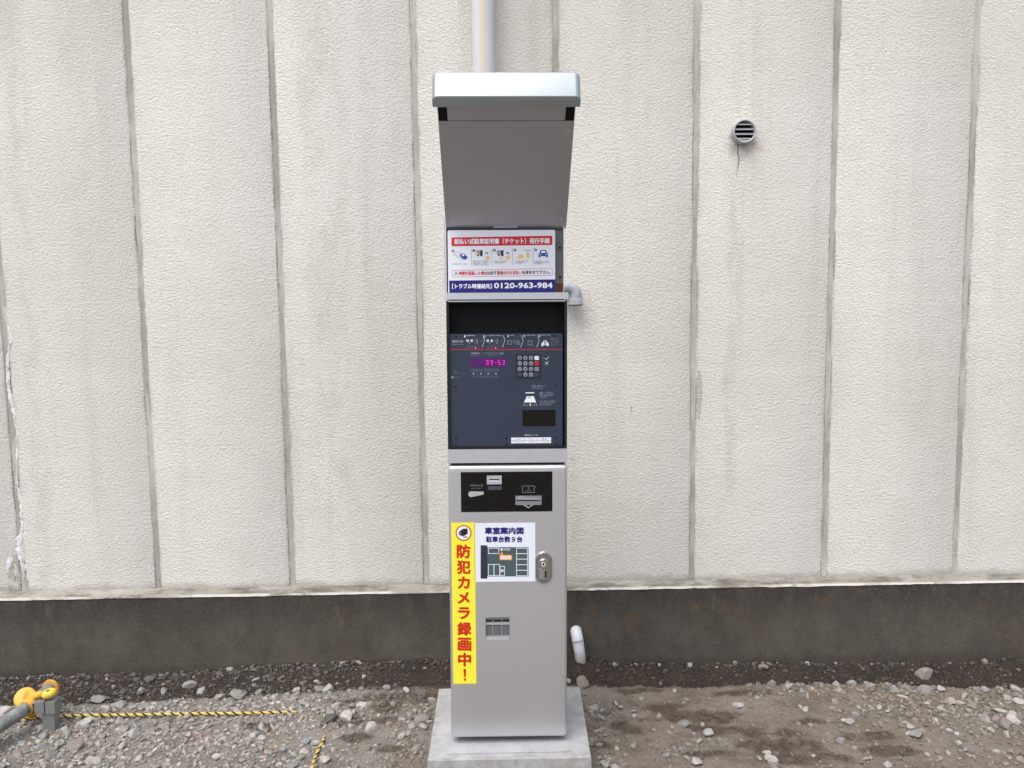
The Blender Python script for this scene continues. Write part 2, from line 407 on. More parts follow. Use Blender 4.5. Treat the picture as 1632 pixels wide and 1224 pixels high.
smear([(6, 490, 3), (13, 515, 5), (18, 540, 5), (12, 575, 6), (13, 610, 5), (20, 650, 6), (28, 690, 4), (28, 740, 5), (27, 770, 4), (33, 805, 5), (35, 848, 5), (32, 858, 13), (32, 880, 14), (38, 905, 6), (39, 925, 2)])
smear([(16, 888, 8), (15, 900, 10), (13, 915, 3)])

# ------------------------------------------------------------------ ground
def vnoise(x, y, scale, seed):
    r = np.random.default_rng(seed); T = r.random((256, 256))
    u, v = x*scale, y*scale; iu, iv = np.floor(u).astype(int), np.floor(v).astype(int); fu, fv = u-iu, v-iv
    fu, fv = fu*fu*(3-2*fu), fv*fv*(3-2*fv)
    g = lambda a, b: T[a % 256, b % 256]
    return (g(iu, iv)*(1-fu)+g(iu+1, iv)*fu)*(1-fv)+(g(iu, iv+1)*(1-fu)+g(iu+1, iv+1)*fu)*fv
def fbm(x, y, s, seed, o=4):
    t = 0; a = 1; n = 0
    for k in range(o): t = t+a*vnoise(x, y, s*2**k, seed+k); n += a; a *= 0.55
    return t/n
def sstep(v, a, b):
    t = np.clip((v-a)/(b-a), 0, 1); return t*t*(3-2*t)
def edge_y(x):      # where the trampled ground gives way to the dark soil strip by the wall
    pts = [(at_z(px, py, 0.0).x, at_z(px, py, 0.0).y) for px, py in ((-400, 1130), (0, 1122), (200, 1120), (400, 1108), (560, 1100), (700, 1098), (900, 1092), (1100, 1093), (1250, 1090), (1400, 1088), (1632, 1098), (2000, 1098))]
    return np.interp(x, [p[0] for p in pts], [p[1] for p in pts])
PATCH = [(1060, 1128, .10, .03), (1095, 1140, .16, .035), (1150, 1136, .08, .03), (1185, 1104, .12, .018), (1110, 1158, .06, .02), (1215, 1165, .14, .03), (1245, 1190, .11, .04), (1290, 1212, .14, .03), (1020, 1100, .08, .015), (1300, 1148, .1, .015),
         (640, 1112, .13, .05), (600, 1128, .08, .03), (560, 1150, .06, .03), (620, 1148, .06, .02), (420, 1156, .05, .012), (540, 1118, .06, .02), (985, 1155, .03, .02), (690, 1105, .07, .04), (1380, 1170, .12, .02), (960, 1185, .03, .03), (1010, 1160, .05, .02),(570,1175,.05,.02),(620,1195,.05,.02),(1130,1200,.08,.012),(1420,1195,.1,.02)]
PATCHW = [(at_z(a, b, 0).x, at_z(a, b, 0).y, c, d) for a, b, c, d in PATCH]
def damp(x, y):
    d = np.zeros_like(x)
    n = (fbm(x, y, 15, 40, 5)-0.5)*5.0
    for cx, cy, rx, ry in PATCHW:
        d = np.maximum(d, 1-sstep(((x-cx)/rx)**2+((y-cy)/(ry*1.35))**2+n, 0.3, 1.9))
    return d
def height(x, y):
    e = edge_y(x)+(fbm(x, y, 6, 21)-0.5)*0.06
    s = sstep(y-e, -0.012, 0.035)                       # 1 inside the soil strip
    right = sstep(x, -0.2, 0.6)
    h = (fbm(x, y, 2.2, 1)-0.5)*0.030 + (fbm(x, y, 11, 5)-0.5)*0.012 + (fbm(x, y, 22, 15, 4)-0.5)*0.016*(0.4+0.6*sstep(x, -0.6, 0.1)) + (fbm(x, y, 45, 9, 3)-0.5)*0.011
    h = h - s*(0.012+0.014*right)
    h = h + s*np.interp(x, [-2.2, -1.5, -1.06, -.7, -.2, .5, 1.4, 2.2], [.010, .014, .035, .042, .044, .028, .010, .004])*sstep(y, 3.2, 3.46) + 0.030*np.exp(-((x-0.33)/0.11)**2-((y-3.45)/0.10)**2)
    bank = sstep(y, 3.42, 3.49)                          # crumbs banked up against the plinth
    h = h + bank*(fbm(x, y, 14, 33)-0.3)*0.02
    far = sstep(np.hypot(x, y-3), 6, 20); return h*(1-far)
def axis(lo, hi, step, far, grow=1.28):
    a = list(np.arange(lo, hi+1e-6, step)); s = step
    while a[-1] < far[1]: s *= grow; a.append(min(a[-1]+s, far[1]))
    s = step
    while a[0] > far[0]: s *= grow; a.insert(0, max(a[0]-s, far[0]))
    return np.array(a)
gx = axis(-2.5, 2.5, 0.0085, (-400, 400)); gy = axis(2.3, 3.52, 0.0085, (-600, 3.8))
GX, GY = np.meshgrid(gx, gy)
GZ = height(GX, GY)
nv = GX.size
gm = bpy.data.meshes.new('ground')
gm.vertices.add(nv); gm.vertices.foreach_set('co', np.stack([GX.ravel(), GY.ravel(), GZ.ravel()], 1).ravel())
idx = np.arange(nv).reshape(GX.shape)
q = np.stack([idx[:-1, :-1], idx[:-1, 1:], idx[1:, 1:], idx[1:, :-1]], -1).reshape(-1, 4)
gm.loops.add(q.size); gm.loops.foreach_set('vertex_index', q.ravel())
gm.polygons.add(len(q)); gm.polygons.foreach_set('loop_start', np.arange(len(q))*4); gm.polygons.foreach_set('loop_total', np.full(len(q), 4))
gm.polygons.foreach_set('use_smooth', np.ones(len(q), bool)); gm.update(calc_edges=True)
x, y = GX.ravel(), GY.ravel()
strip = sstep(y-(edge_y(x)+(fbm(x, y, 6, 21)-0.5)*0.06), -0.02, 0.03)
dm = damp(x, y)
brown = sstep(x + (fbm(x, y, 3, 60)-0.5)*0.7, -0.55, -0.15)     # brown trampled dirt to the right, grey crushed stone to the left
attr = gm.color_attributes.new('soil', 'FLOAT_COLOR', 'POINT')
attr.data.foreach_set('color', np.stack([strip, dm, brown, np.ones(nv)], 1).ravel())

def ground_material():
    m = Mat('soil', 0.95, 0, 0.15)
    _, col = m.attr('soil')
    sp = m.nt.nodes.new('ShaderNodeSeparateColor'); m.nt.links.new(col, sp.inputs[0])
    st, dp, br = [S(m.nt, o) for o in sp.outputs]
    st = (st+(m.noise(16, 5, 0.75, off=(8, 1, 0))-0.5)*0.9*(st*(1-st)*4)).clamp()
    n1, n2, n3, n4 = m.noise(6, 5, 0.65), m.noise(45, 5, 0.7), m.noise(260, 3, 0.75), m.noise(120, 3, 0.7, off=(4, 4, 4))
    grey = m.mix(n1.step(0.3, 0.7), (0.165, 0.152, 0.132), (0.265, 0.25, 0.225))
    dirt = m.mix(n1.step(0.3, 0.7), (0.140, 0.116, 0.092), (0.235, 0.205, 0.172))
    c = m.mix(br, grey, dirt)
    c = m.mix(dp*(0.55+0.45*m.noise(30, 5, 0.75, off=(6, 2, 0)).step(0.38, 0.6)), c, m.mix(n2.step(0.3, 0.7), (0.050, 0.034, 0.022), (0.088, 0.062, 0.042)))
    dark = m.mix(m.noise(9, 4, 0.6, off=(2, 2, 2)).step(0.4, 0.65), (0.027, 0.021, 0.018), (0.042, 0.029, 0.023))
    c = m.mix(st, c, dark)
    c = m.mix(n3.step(0.48, 0.70)*0.45, c, m.mix(0.55, c, (0.36, 0.33, 0.29)))
    c = m.mix(n4.step(0.55, 0.72)*0.5, c, m.mix(0.6, c, (0.02, 0.016, 0.012)))
    c = m.mix(m.noise(420, 2, 0.6).step(0.66, 0.72)*0.5*(1-st*0.6), c, (0.42, 0.40, 0.37))
    far = m.xyz()[1]
    m.color(c); m.bump(n3*0.7+n2*1.4+n4*0.8, 1.0, 0.006)
    return m.m
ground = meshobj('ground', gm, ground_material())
tag(ground, kind='structure')
ground['label'] = 'brown and grey gravelly dirt in front of the wall'

# ------------------------------------------------------------------ stones
def stone_material():
    m = Mat('crushed_stone', 0.9, 0, 0.2)
    _, col = m.attr('tone')
    n, n2 = m.noise(70, 4, 0.7), m.noise(350, 3, 0.7)
    c = m.mix(n.step(0.35, 0.65)*0.4, col, (0.12, 0.105, 0.085), 'MIX')
    c = m.mix(n2.step(0.5, 0.7)*0.25, c, (0.42, 0.40, 0.37))
    m.color(c); m.bump(n*0.7+n2*0.5, 0.8, 0.002); return m.m
stone_mat = stone_material()
def ico(sub):
    bm = bmesh.new(); bmesh.ops.create_icosphere(bm, subdivisions=sub, radius=1)
    v = np.array([p.co[:] for p in bm.verts]); f = np.array([[q.index for q in t.verts] for t in bm.faces]); bm.free(); return v, f
def rock(v, r, ncut=8, rnd=0.0):
    n = r.normal(size=(ncut, 3)); n /= np.linalg.norm(n, axis=1)[:, None]; d = r.uniform(0.45, 0.92, ncut)
    dots = np.maximum(v@n.T, 1e-3); t = np.min(np.minimum(d/dots, 1.0), axis=1)
    w = v*t[:, None]*(1+r.normal(0, rnd, len(v)))[:, None]
    return w*np.array([1, r.uniform(.65, 1.0), r.uniform(.45, .8)])
I1, I2, I3 = ico(1), ico(2), ico(3)
def tone(r, light, kind='grey'):
    if kind == 'dark': b = r.uniform(0.05, 0.12)
    else: b = (0.15 + 0.17*r.random())*light
    h = r.random()
    t = np.array([1.03, 0.965, 0.87]) if h < .6 else (np.array([1.0, 0.99, 0.96]) if h < .9 else np.array([1.12, 0.92, 0.80]))
    return np.clip(b*t, 0, 0.62)
# variants for the individually placed stones
VAR = {}
vr = np.random.default_rng(21)
for key, base in (('pale', 0.37), ('grey', 0.27), ('warm', 0.24), ('dark', 0.11)):
    L = []
    for i in range(9):
        vv, ff = I3; w = rock(vv, vr, 10, 0.012)
        me = bpy.data.meshes.new('stone'); me.from_pydata(w.tolist(), [], ff.tolist()); me.update()
        me.polygons.foreach_set('use_smooth', [True]*len(me.polygons)); me.set_sharp_from_angle(angle=math.radians(22))
        b = base*vr.uniform(0.8, 1.2); tint = {'pale': (1.0, 0.97, 0.92), 'grey': (1.0, 0.975, 0.93), 'warm': (1.08, 0.95, 0.83), 'dark': (1.0, 0.95, 0.92)}[key]
        if key == 'grey' and i == 3: tint = (0.95, 0.98, 1.02)
        a = me.color_attributes.new('tone', 'FLOAT_COLOR', 'POINT')
        a.data.foreach_set('color', np.tile([b*tint[0], b*tint[1], b*tint[2], 1], (len(w), 1)).ravel())
        me.materials.append(stone_mat); L.append(me)
    VAR[key] = L
# the stones one can point at in the photograph: px, py, width in px, tone
SEEN = [(162, 1116, 27, 'grey'), (193, 1124, 21, 'grey'), (232, 1126, 22, 'grey'), (258, 1127, 18, 'grey'), (225, 1101, 15, 'pale'), (225, 1106, 14, 'dark'), (261, 1101, 18, 'grey'), (303, 1094, 20, 'grey'),
 (322, 1102, 16, 'pale'), (350, 1113, 19, 'pale'), (383, 1109, 30, 'grey'), (168, 1130, 20, 'pale'), (212, 1127, 14, 'pale'), (349, 1073, 12, 'dark'), (370, 1060, 12, 'grey'), (218, 1083, 11, 'dark'), (238, 1082, 14, 'dark'),
 (120, 1192, 24, 'warm'), (135, 1152, 25, 'pale'), (213, 1171, 20, 'pale'), (198, 1164, 16, 'pale'), (262, 1161, 18, 'grey'), (270, 1148, 16, 'grey'), (298, 1144, 14, 'grey'), (190, 1150, 18, 'pale'), (196, 1190, 18, 'pale'),
 (148, 1214, 20, 'pale'), (222, 1209, 14, 'pale'), (347, 1205, 14, 'pale'), (33, 1185, 14, 'grey'), (30, 1206, 16, 'grey'), (10, 1133, 24, 'pale'), (66, 1190, 16, 'grey'), (70, 1172, 16, 'grey'), (105, 1170, 18, 'grey'), (90, 1195, 14, 'grey'),
 (381, 1110, 24, 'warm'), (412, 1103, 12, 'grey'), (436, 1113, 14, 'pale'), (468, 1115, 13, 'grey'), (472, 1101, 15, 'pale'), (508, 1098, 18, 'warm'), (524, 1098, 19, 'pale'), (577, 1098, 10, 'warm'), (616, 1097, 13, 'grey'), (648, 1099, 14, 'pale'),
 (485, 1122, 16, 'grey'), (524, 1130, 16, 'grey'), (579, 1125, 19, 'pale'), (553, 1144, 23, 'pale'), (571, 1135, 16, 'warm'), (534, 1158, 13, 'warm'), (526, 1146, 26, 'dark'), (592, 1162, 22, 'pale'), (657, 1156, 16, 'pale'), (672, 1145, 22, 'grey'),
 (640, 1175, 16, 'pale'), (650, 1170, 14, 'grey'), (637, 1176, 9, 'pale'), (616, 1174, 7, 'pale'), (518, 1212, 19, 'pale'), (487, 1182, 14, 'grey'), (504, 1184, 15, 'pale'), (434, 1159, 10, 'pale'), (666, 1195, 16, 'grey'), (682, 1130, 14, 'grey'), (688, 1118, 14, 'grey'), (675, 1160, 15, 'grey'), (684, 1150, 10, 'grey'),
 (547, 1054, 11, 'grey'), (573, 1054, 9, 'pale'), (503, 1058, 7, 'grey'), (407, 1080, 10, 'pale'), (640, 1046, 7, 'dark'), (97, 1078, 7, 'warm'), (170, 1081, 7, 'pale'), (178, 1069, 7, 'pale'),
 (930, 1091, 26, 'warm'), (906, 1087, 14, 'grey'), (948, 1130, 18, 'pale'), (968, 1137, 22, 'dark'), (957, 1143, 12, 'pale'), (982, 1122, 14, 'pale'), (990, 1126, 10, 'pale'), (1011, 1133, 11, 'pale'), (1011, 1142, 9, 'pale'), (1089, 1154, 19, 'grey'),
 (1130, 1168, 17, 'pale'), (1120, 1154, 10, 'pale'), (1148, 1183, 14, 'grey'), (1111, 1214, 20, 'pale'), (1095, 1208, 12, 'grey'), (972, 1211, 14, 'pale'), (962, 1219, 20, 'pale'), (980, 1222, 14, 'pale'), (1222, 1199, 12, 'pale'), (1228, 1212, 22, 'pale'), (1210, 1207, 8, 'pale'),
 (1216, 1064, 15, 'warm'), (1012, 1056, 7, 'pale'), (1023, 1055, 5, 'pale'), (1046, 1049, 6, 'pale'), (1222, 1054, 9, 'grey'), (978, 1052, 9, 'grey'), (1093, 1050, 12, 'warm'), (1230, 1088, 15, 'grey'), (1253, 1093, 14, 'grey'), (1176, 1124, 17, 'pale'), (1258, 1095, 16, 'grey'), (1283, 1052, 7, 'pale'), (1325, 1050, 6, 'grey'), (1389, 1060, 9, 'grey'),
 (1472, 1078, 30, 'warm'), (1477, 1104, 24, 'grey'), (1500, 1098, 16, 'pale'), (1388, 1094, 20, 'warm'), (1425, 1099, 16, 'pale'), (1357, 1089, 14, 'grey'), (1333, 1090, 13, 'grey'), (1280, 1103, 10, 'pale'), (1287, 1109, 10, 'pale'), (1284, 1130, 12, 'pale'), (1276, 1128, 9, 'pale'), (1338, 1101, 12, 'pale'),
 (1514, 1120, 22, 'warm'), (1528, 1122, 13, 'pale'), (1537, 1108, 14, 'grey'), (1549, 1122, 12, 'grey'), (1503, 1140, 14, 'grey'), (1570, 1149, 24, 'pale'), (1596, 1136, 24, 'pale'), (1612, 1141, 18, 'pale'), (1600, 1155, 22, 'warm'), (1618, 1150, 22, 'pale'), (1604, 1171, 14, 'pale'), (1625, 1118, 18, 'pale'), (1605, 1112, 18, 'grey'), (1618, 1103, 20, 'grey'), (1579, 1123, 14, 'grey'), (1590, 1148, 16, 'warm'), (1578, 1164, 13, 'pale'),
 (1460, 1172, 24, 'grey'), (1452, 1158, 12, 'pale'), (1447, 1168, 10, 'pale'), (1528, 1185, 15, 'pale'), (1525, 1166, 10, 'pale'), (1513, 1162, 8, 'pale'), (1538, 1195, 10, 'grey'), (1589, 1198, 13, 'pale'), (1626, 1210, 14, 'pale'), (1416, 1219, 13, 'pale'), (1477, 1203, 10, 'pale'), (1388, 1209, 9, 'grey'), (1232, 1216, 14, 'pale'), (1415, 1134, 8, 'pale'), (1362, 1138, 12, 'grey'), (1354, 1150, 16, 'pale'), (1552, 1041, 12, 'warm'), (1436, 1147, 14, 'warm'), (1501, 1126, 10, 'pale'), (1346, 1148, 10, 'pale'), (1512, 1200, 8, 'pale'), (1296, 1204, 7, 'pale'), (1235, 1225, 16, 'warm')]
used = []
SLAB = (-0.263, 0.288, 2.555, 3.07)      # footprint of the concrete slab at ground level
def in_slab(x, y, g=0.0): return SLAB[0]-g < x < SLAB[1]+g and SLAB[2]-g < y < SLAB[3]+g
sr = np.random.default_rng(99)
def add_stone(x, y, w, key):
    me = VAR[key][sr.integers(9)]
    o = bpy.data.objects.new('stone', me)
    z = float(height(np.array([x]), np.array([y]))[0])
    s = w*0.56; o.scale = (s, s*sr.uniform(.8, 1.05), s*sr.uniform(.8, 1.05)); o.rotation_euler = (sr.normal(0, .2), sr.normal(0, .2), sr.uniform(0, 6.28))
    o.location = (x, y, z+s*0.22); link(o, ground); used.append((x, y, w))
for px, py, w, key in SEEN:
    p = at_z(px, py, 0.0); dist = math.hypot(p.y, EYE)*1.02
    if p.y > 3.44: p.y = 3.455
    p = at_z(px, py, float(height(np.array([p.x]), np.array([min(p.y, 3.46)]))[0])+0.004); p.y = min(p.y, 3.462)
    if not in_slab(p.x, p.y, 0.008): add_stone(p.x, p.y, w*dist/F, key)
def near(x, y, r):
    return any((x-a)**2+(y-b)**2 < (r+c*0.5)**2*0.7 for a, b, c in used)
def density(x, y):
    """how stony the ground is, 0..1"""
    inside = sstep(y-edge_y(x), -0.02, 0.02)
    left = 1-sstep(x, -0.75, -0.35)
    band = np.exp(-((y-(edge_y(x)-0.09))/0.10)**2)
    d = left*(0.42+0.58*sstep(3.25-y, -0.0, 0.12)*(1-sstep(x, -1.2, -0.8)*sstep(3.05-y, 0, 0.15)*0.8))
    d = np.maximum(d, band*(1-sstep(x, -0.35, -0.2))*0.9)
    slabside = np.exp(-((x-0.37)/0.10)**2)*(y < 3.15)*0.75 + np.exp(-((x+0.36)/0.08)**2)*(y < 3.2)*0.75
    rt = sstep(x, 0.7, 1.8)*0.45 + sstep(x, 0.85, 1.1)*np.exp(-((y-(edge_y(x)-0.03))/0.045)**2)*0.9 + sstep(x, 1.45, 1.75)*np.exp(-((y-3.05)/0.13)**2)*0.75
    mid = np.exp(-((x-0.75)/0.25)**2-((y-2.78)/0.07)**2)*0.7
    d = np.maximum.reduce([d, slabside, rt, mid, np.full_like(x, 0.10)])
    d = d*(1-damp(x, y)*0.45)*(0.45+0.55*sstep(fbm(x, y, 5, 77), 0.35, 0.62))
    d = np.where(inside > 0.5, 0.10 + 0.32*left + 0.30*sstep(y, 3.42, 3.46), d)
    return d
cand = 0
while len(used) < 296 and cand < 20000:
    cand += 1
    x, y = sr.uniform(-2.0, 2.0), sr.uniform(2.66, 3.2); w = sr.uniform(0.022, 0.042)
    if in_slab(x, y, 0.02) or near(x, y, w*0.5): continue
    if sr.random() > density(np.array([x]), np.array([y]))[0]*(0.9 if x < -0.5 else 0.4): continue
    add_stone(x, y, w, sr.choice(['pale', 'grey', 'grey', 'warm']))

def scatter(name, n, smin, smax, shape, seed, power, dens_fn, label, region=(-2.45, 2.45, 2.35, 3.475)):
    r = np.random.default_rng(seed); X = []; Y = []
    tot = 0
    while tot < n:
        x = r.uniform(region[0], region[1], 60000); y = r.uniform(region[2], region[3], 60000)
        k = r.random(60000) < dens_fn(x, y)
        k &= ~((x > SLAB[0]-.004) & (x < SLAB[1]+.004) & (y > SLAB[2]-.004) & (y < SLAB[3]+.004))
        X.append(x[k]); Y.append(y[k]); tot += k.sum()
    x, y = np.concatenate(X)[:n], np.concatenate(Y)[:n]
    s = smin+(smax-smin)*r.random(n)**power
    v0, f0 = shape
    protos = np.array([rock(v0, r, 7, 0.03) for _ in range(40)])
    ins = sstep(y-edge_y(x), -0.02, 0.02); dmp = damp(x, y); lf = 1-sstep(x, -0.75, -0.3)
    P = protos[r.integers(0, 40, n)]                                    # n, k, 3
    a = r.uniform(0, 6.28, n); ca, sa = np.cos(a), np.sin(a)
    tx = r.normal(0, .35, n)
    Q = P.copy(); Q[:, :, 1] = P[:, :, 1]*np.cos(tx)[:, None]-P[:, :, 2]*np.sin(tx)[:, None]; Q[:, :, 2] = P[:, :, 1]*np.sin(tx)[:, None]+P[:, :, 2]*np.cos(tx)[:, None]
    R = Q.copy(); R[:, :, 0] = Q[:, :, 0]*ca[:, None]-Q[:, :, 1]*sa[:, None]; R[:, :, 1] = Q[:, :, 0]*sa[:, None]+Q[:, :, 1]*ca[:, None]
    z = height(x, y)
    V = R*(s*0.5)[:, None, None]+np.stack([x, y, z+s*0.10], 1)[:, None, :]
    k = len(v0); Fc = (f0[None]+(np.arange(n)*k)[:, None, None]).reshape(-1, 3)
    me = bpy.data.meshes.new(name); me.vertices.add(n*k); me.vertices.foreach_set('co', V.ravel())
    me.loops.add(Fc.size); me.loops.foreach_set('vertex_index', Fc.ravel())
    me.polygons.add(len(Fc)); me.polygons.foreach_set('loop_start', np.arange(len(Fc))*3); me.polygons.foreach_set('loop_total', np.full(len(Fc), 3))
    me.polygons.foreach_set('use_smooth', np.zeros(len(Fc), bool)); me.update(calc_edges=True)
    b = 0.17+0.20*r.random(n)**1.2; h = r.random(n)
    b = np.where(r.random(n) < 0.08, b*1.4, b)
    T = np.where((h < .55)[:, None], [1.05, 0.96, 0.84], np.where((h < .9)[:, None], [1.0, 0.985, 0.95], [1.14, 0.90, 0.76]))
    C = np.clip(b[:, None]*T, 0, .6)
    C = C*(1.12-0.36*(1-lf))[:, None]                         # dustier, browner on the trampled side
    C = C*(np.array([1, 1, 1])-np.outer(1-lf, [0.0, 0.04, 0.12]))
    dark = np.where(r.random(n) < 0.07, 1.0, 0.13+0.22*r.random(n))
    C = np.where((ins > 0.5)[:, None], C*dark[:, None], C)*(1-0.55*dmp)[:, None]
    A = me.color_attributes.new('tone', 'FLOAT_COLOR', 'POINT')
    A.data.foreach_set('color', np.repeat(np.concatenate([C, np.ones((n, 1))], 1), k, axis=0).ravel())
    o = meshobj(name, me, stone_mat, ground); o['kind'] = 'stuff'; o['label'] = label
    return o
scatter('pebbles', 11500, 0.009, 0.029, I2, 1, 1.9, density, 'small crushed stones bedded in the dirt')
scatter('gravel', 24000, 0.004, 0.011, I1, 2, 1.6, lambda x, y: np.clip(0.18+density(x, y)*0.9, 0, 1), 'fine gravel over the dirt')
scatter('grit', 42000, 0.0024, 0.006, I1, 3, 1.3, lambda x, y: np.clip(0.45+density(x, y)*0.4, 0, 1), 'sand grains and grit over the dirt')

# ------------------------------------------------------------------ shared materials
def metal_paint(name, c, rough=0.42, metal=0.75, grain=0.05, flake=0.0004):
    m = Mat(name, rough, metal, 0.5)
    n = m.noise(900, 2, 0.6); l = m.noise(6, 3, 0.6, (1, 1, 0.4))
    col = m.mix(n, tuple(x*(1-grain) for x in c), tuple(x*(1+grain) for x in c))
    col = m.mix(l.step(0.5, 0.8)*0.12, col, tuple(x*0.85 for x in c))
    m.color(col); m.roughness(m.noise(30, 3, 0.6)*0.10+(rough-0.05)); m.bump(n, 0.15, flake); return m.m
silver = metal_paint('silver_paint', (0.63, 0.635, 0.655), 0.36, 0.72)
silver_light = metal_paint('pale_silver_paint', (0.62, 0.64, 0.67), 0.36, 0.6)
hood_in = metal_paint('grey_metal_lining', (0.46, 0.47, 0.52), 0.30, 0.8)
steel = metal_paint('steel', (0.55, 0.54, 0.53), 0.25, 1.0)
galv = metal_paint('galvanised_steel', (0.27, 0.29, 0.275), 0.5, 0.5, 0.12)
black_frame = flat('black_frame', (0.011, 0.011, 0.013), 0.38)
black_matt = flat('black_matt', (0.003, 0.003, 0.004), 0.55, spec=0.2)
black_gloss = flat('black_gloss', (0.003, 0.003, 0.003), 0.04, spec=0.5, grain=0.02)
navy = flat('navy_panel', (0.030, 0.040, 0.066), 0.42, spec=0.35, grain=0.05, scale=300)
sign_white = flat('sign_white', (0.78, 0.80, 0.86), 0.4, grain=0.01)
sticker_white = flat('sticker_white', (0.72, 0.75, 0.84), 0.45, grain=0.01)
sign_red = flat('sign_red', srgb(205, 35, 45), 0.4, grain=0.02)
text_red = flat('text_red', srgb(200, 40, 20), 0.4, grain=0.02)
sign_yellow = flat('sticker_yellow', (0.86, 0.78, 0.045), 0.42, grain=0.02)
sign_blue = flat('sign_blue', srgb(32, 28, 110), 0.4, grain=0.02)
car_blue = flat('print_blue', srgb(30, 75, 150), 0.4)
ink = flat('ink_black', (0.012, 0.012, 0.016), 0.5)
print_white = flat('print_white', (0.80, 0.82, 0.88), 0.5)
print_grey = flat('print_grey', (0.22, 0.25, 0.33), 0.5)
print_dim = flat('print_dim', (0.09, 0.11, 0.17), 0.5)
print_skin = flat('print_skin', srgb(240, 195, 130), 0.5)
print_orange = flat('print_orange', srgb(240, 160, 30), 0.5)
map_green = flat('map_green', srgb(72, 88, 92), 0.5)
map_dark = flat('map_dark', srgb(45, 48, 62), 0.5)
rust_plate = flat('brown_plate', srgb(96, 45, 30), 0.6)
back_plate = metal_paint('grey_back_plate', (0.17, 0.17, 0.165), 0.55, 0.4)
led_window = Mat('led_window', 0.2); led_window.color((0.05, 0.006, 0.09)); led_window.b.inputs['Emission Color'].default_value = (0.35, 0.03, 0.55, 1); led_window.b.inputs['Emission Strength'].default_value = 0.07; led_window = led_window.m
led = Mat('led_digit', 0.3); led.color((0.6, 0.02, 0.4)); led.b.inputs['Emission Color'].default_value = (1.0, 0.03, 0.55, 1); led.b.inputs['Emission Strength'].default_value = 0.28; led = led.m
led_dim = Mat('led_digit_off', 0.3); led_dim.color((0.09, 0.012, 0.13)); led_dim = led_dim.m
lid_clear = flat('smoked_lid', (0.13, 0.13, 0.14), 0.15)

# ------------------------------------------------------------------ concrete slab under the machine
def slab_material():
    m = Mat('cast_concrete', 0.85, 0, 0.3)
    X, Y, Z = m.xyz()
    n, n2, n3 = m.noise(5, 5, 0.65), m.noise(30, 4, 0.7), m.noise(260, 3, 0.7)
    c = m.mix(n.step(0.3, 0.7), (0.31, 0.315, 0.325), (0.41, 0.415, 0.425))
    c = m.mix(n2.step(0.5, 0.75)*0.35, c, (0.24, 0.235, 0.23))
    ed = ((X-0.012).abs().step(0.225, 0.268)+(1-Y.step(2.545, 2.575))).clamp()
    c = m.mix(ed*n2.step(0.35, 0.62)*0.55, c, (0.24, 0.22, 0.185))
    c = m.mix((1-Z.step(0.03, 0.10))*0.6, c, (0.22, 0.20, 0.17))
    c = m.mix(n3.step(0.62, 0.72)*0.4, c, (0.20, 0.19, 0.18))
    m.color(c); m.bump(n2*0.5+n3*0.5, 0.6, 0.002); return m.m
slab_mat = slab_material()
SLAB_TOP = 0.12
MX, MY = 0.012, 2.62
slab = empty('concrete_slab', (0.012, 2.8, 0), 'pale grey cast concrete slab under the silver parking machine', 'slab')
sc4 = [at_z(699.6, 1098, SLAB_TOP), at_z(923.7, 1095, SLAB_TOP), at_z(942, 1208, SLAB_TOP), at_z(681.6, 1213, SLAB_TOP)]
bm = bmesh.new()
top = [bm.verts.new((p.x-0.012, p.y-2.8, SLAB_TOP)) for p in sc4]
bot = [bm.verts.new((p.x-0.012+(0.012 if p.x > 0 else -0.012), p.y-2.8+(0.012 if p.y > 2.8 else -0.02), -0.12)) for p in sc4]
bm.faces.new(top); bm.faces.new(bot[::-1])
for i in range(4): bm.faces.new((top[i], top[(i+1) % 4], bot[(i+1) % 4], bot[i]))
finish(bm, 'slab_block', slab_mat, slab, smooth=True, bevel=0.011, seg=3, autosmooth=60)
g0, g1 = at_z(713, 1203, SLAB_TOP), at_z(905, 1200, SLAB_TOP)
box('grout_bed', g0.x-0.012, g1.x-0.012+0.01, g0.y-2.8, g0.y-2.8+0.36, SLAB_TOP-0.002, SLAB_TOP+0.0035, slab_mat, slab, bevel=0.002)

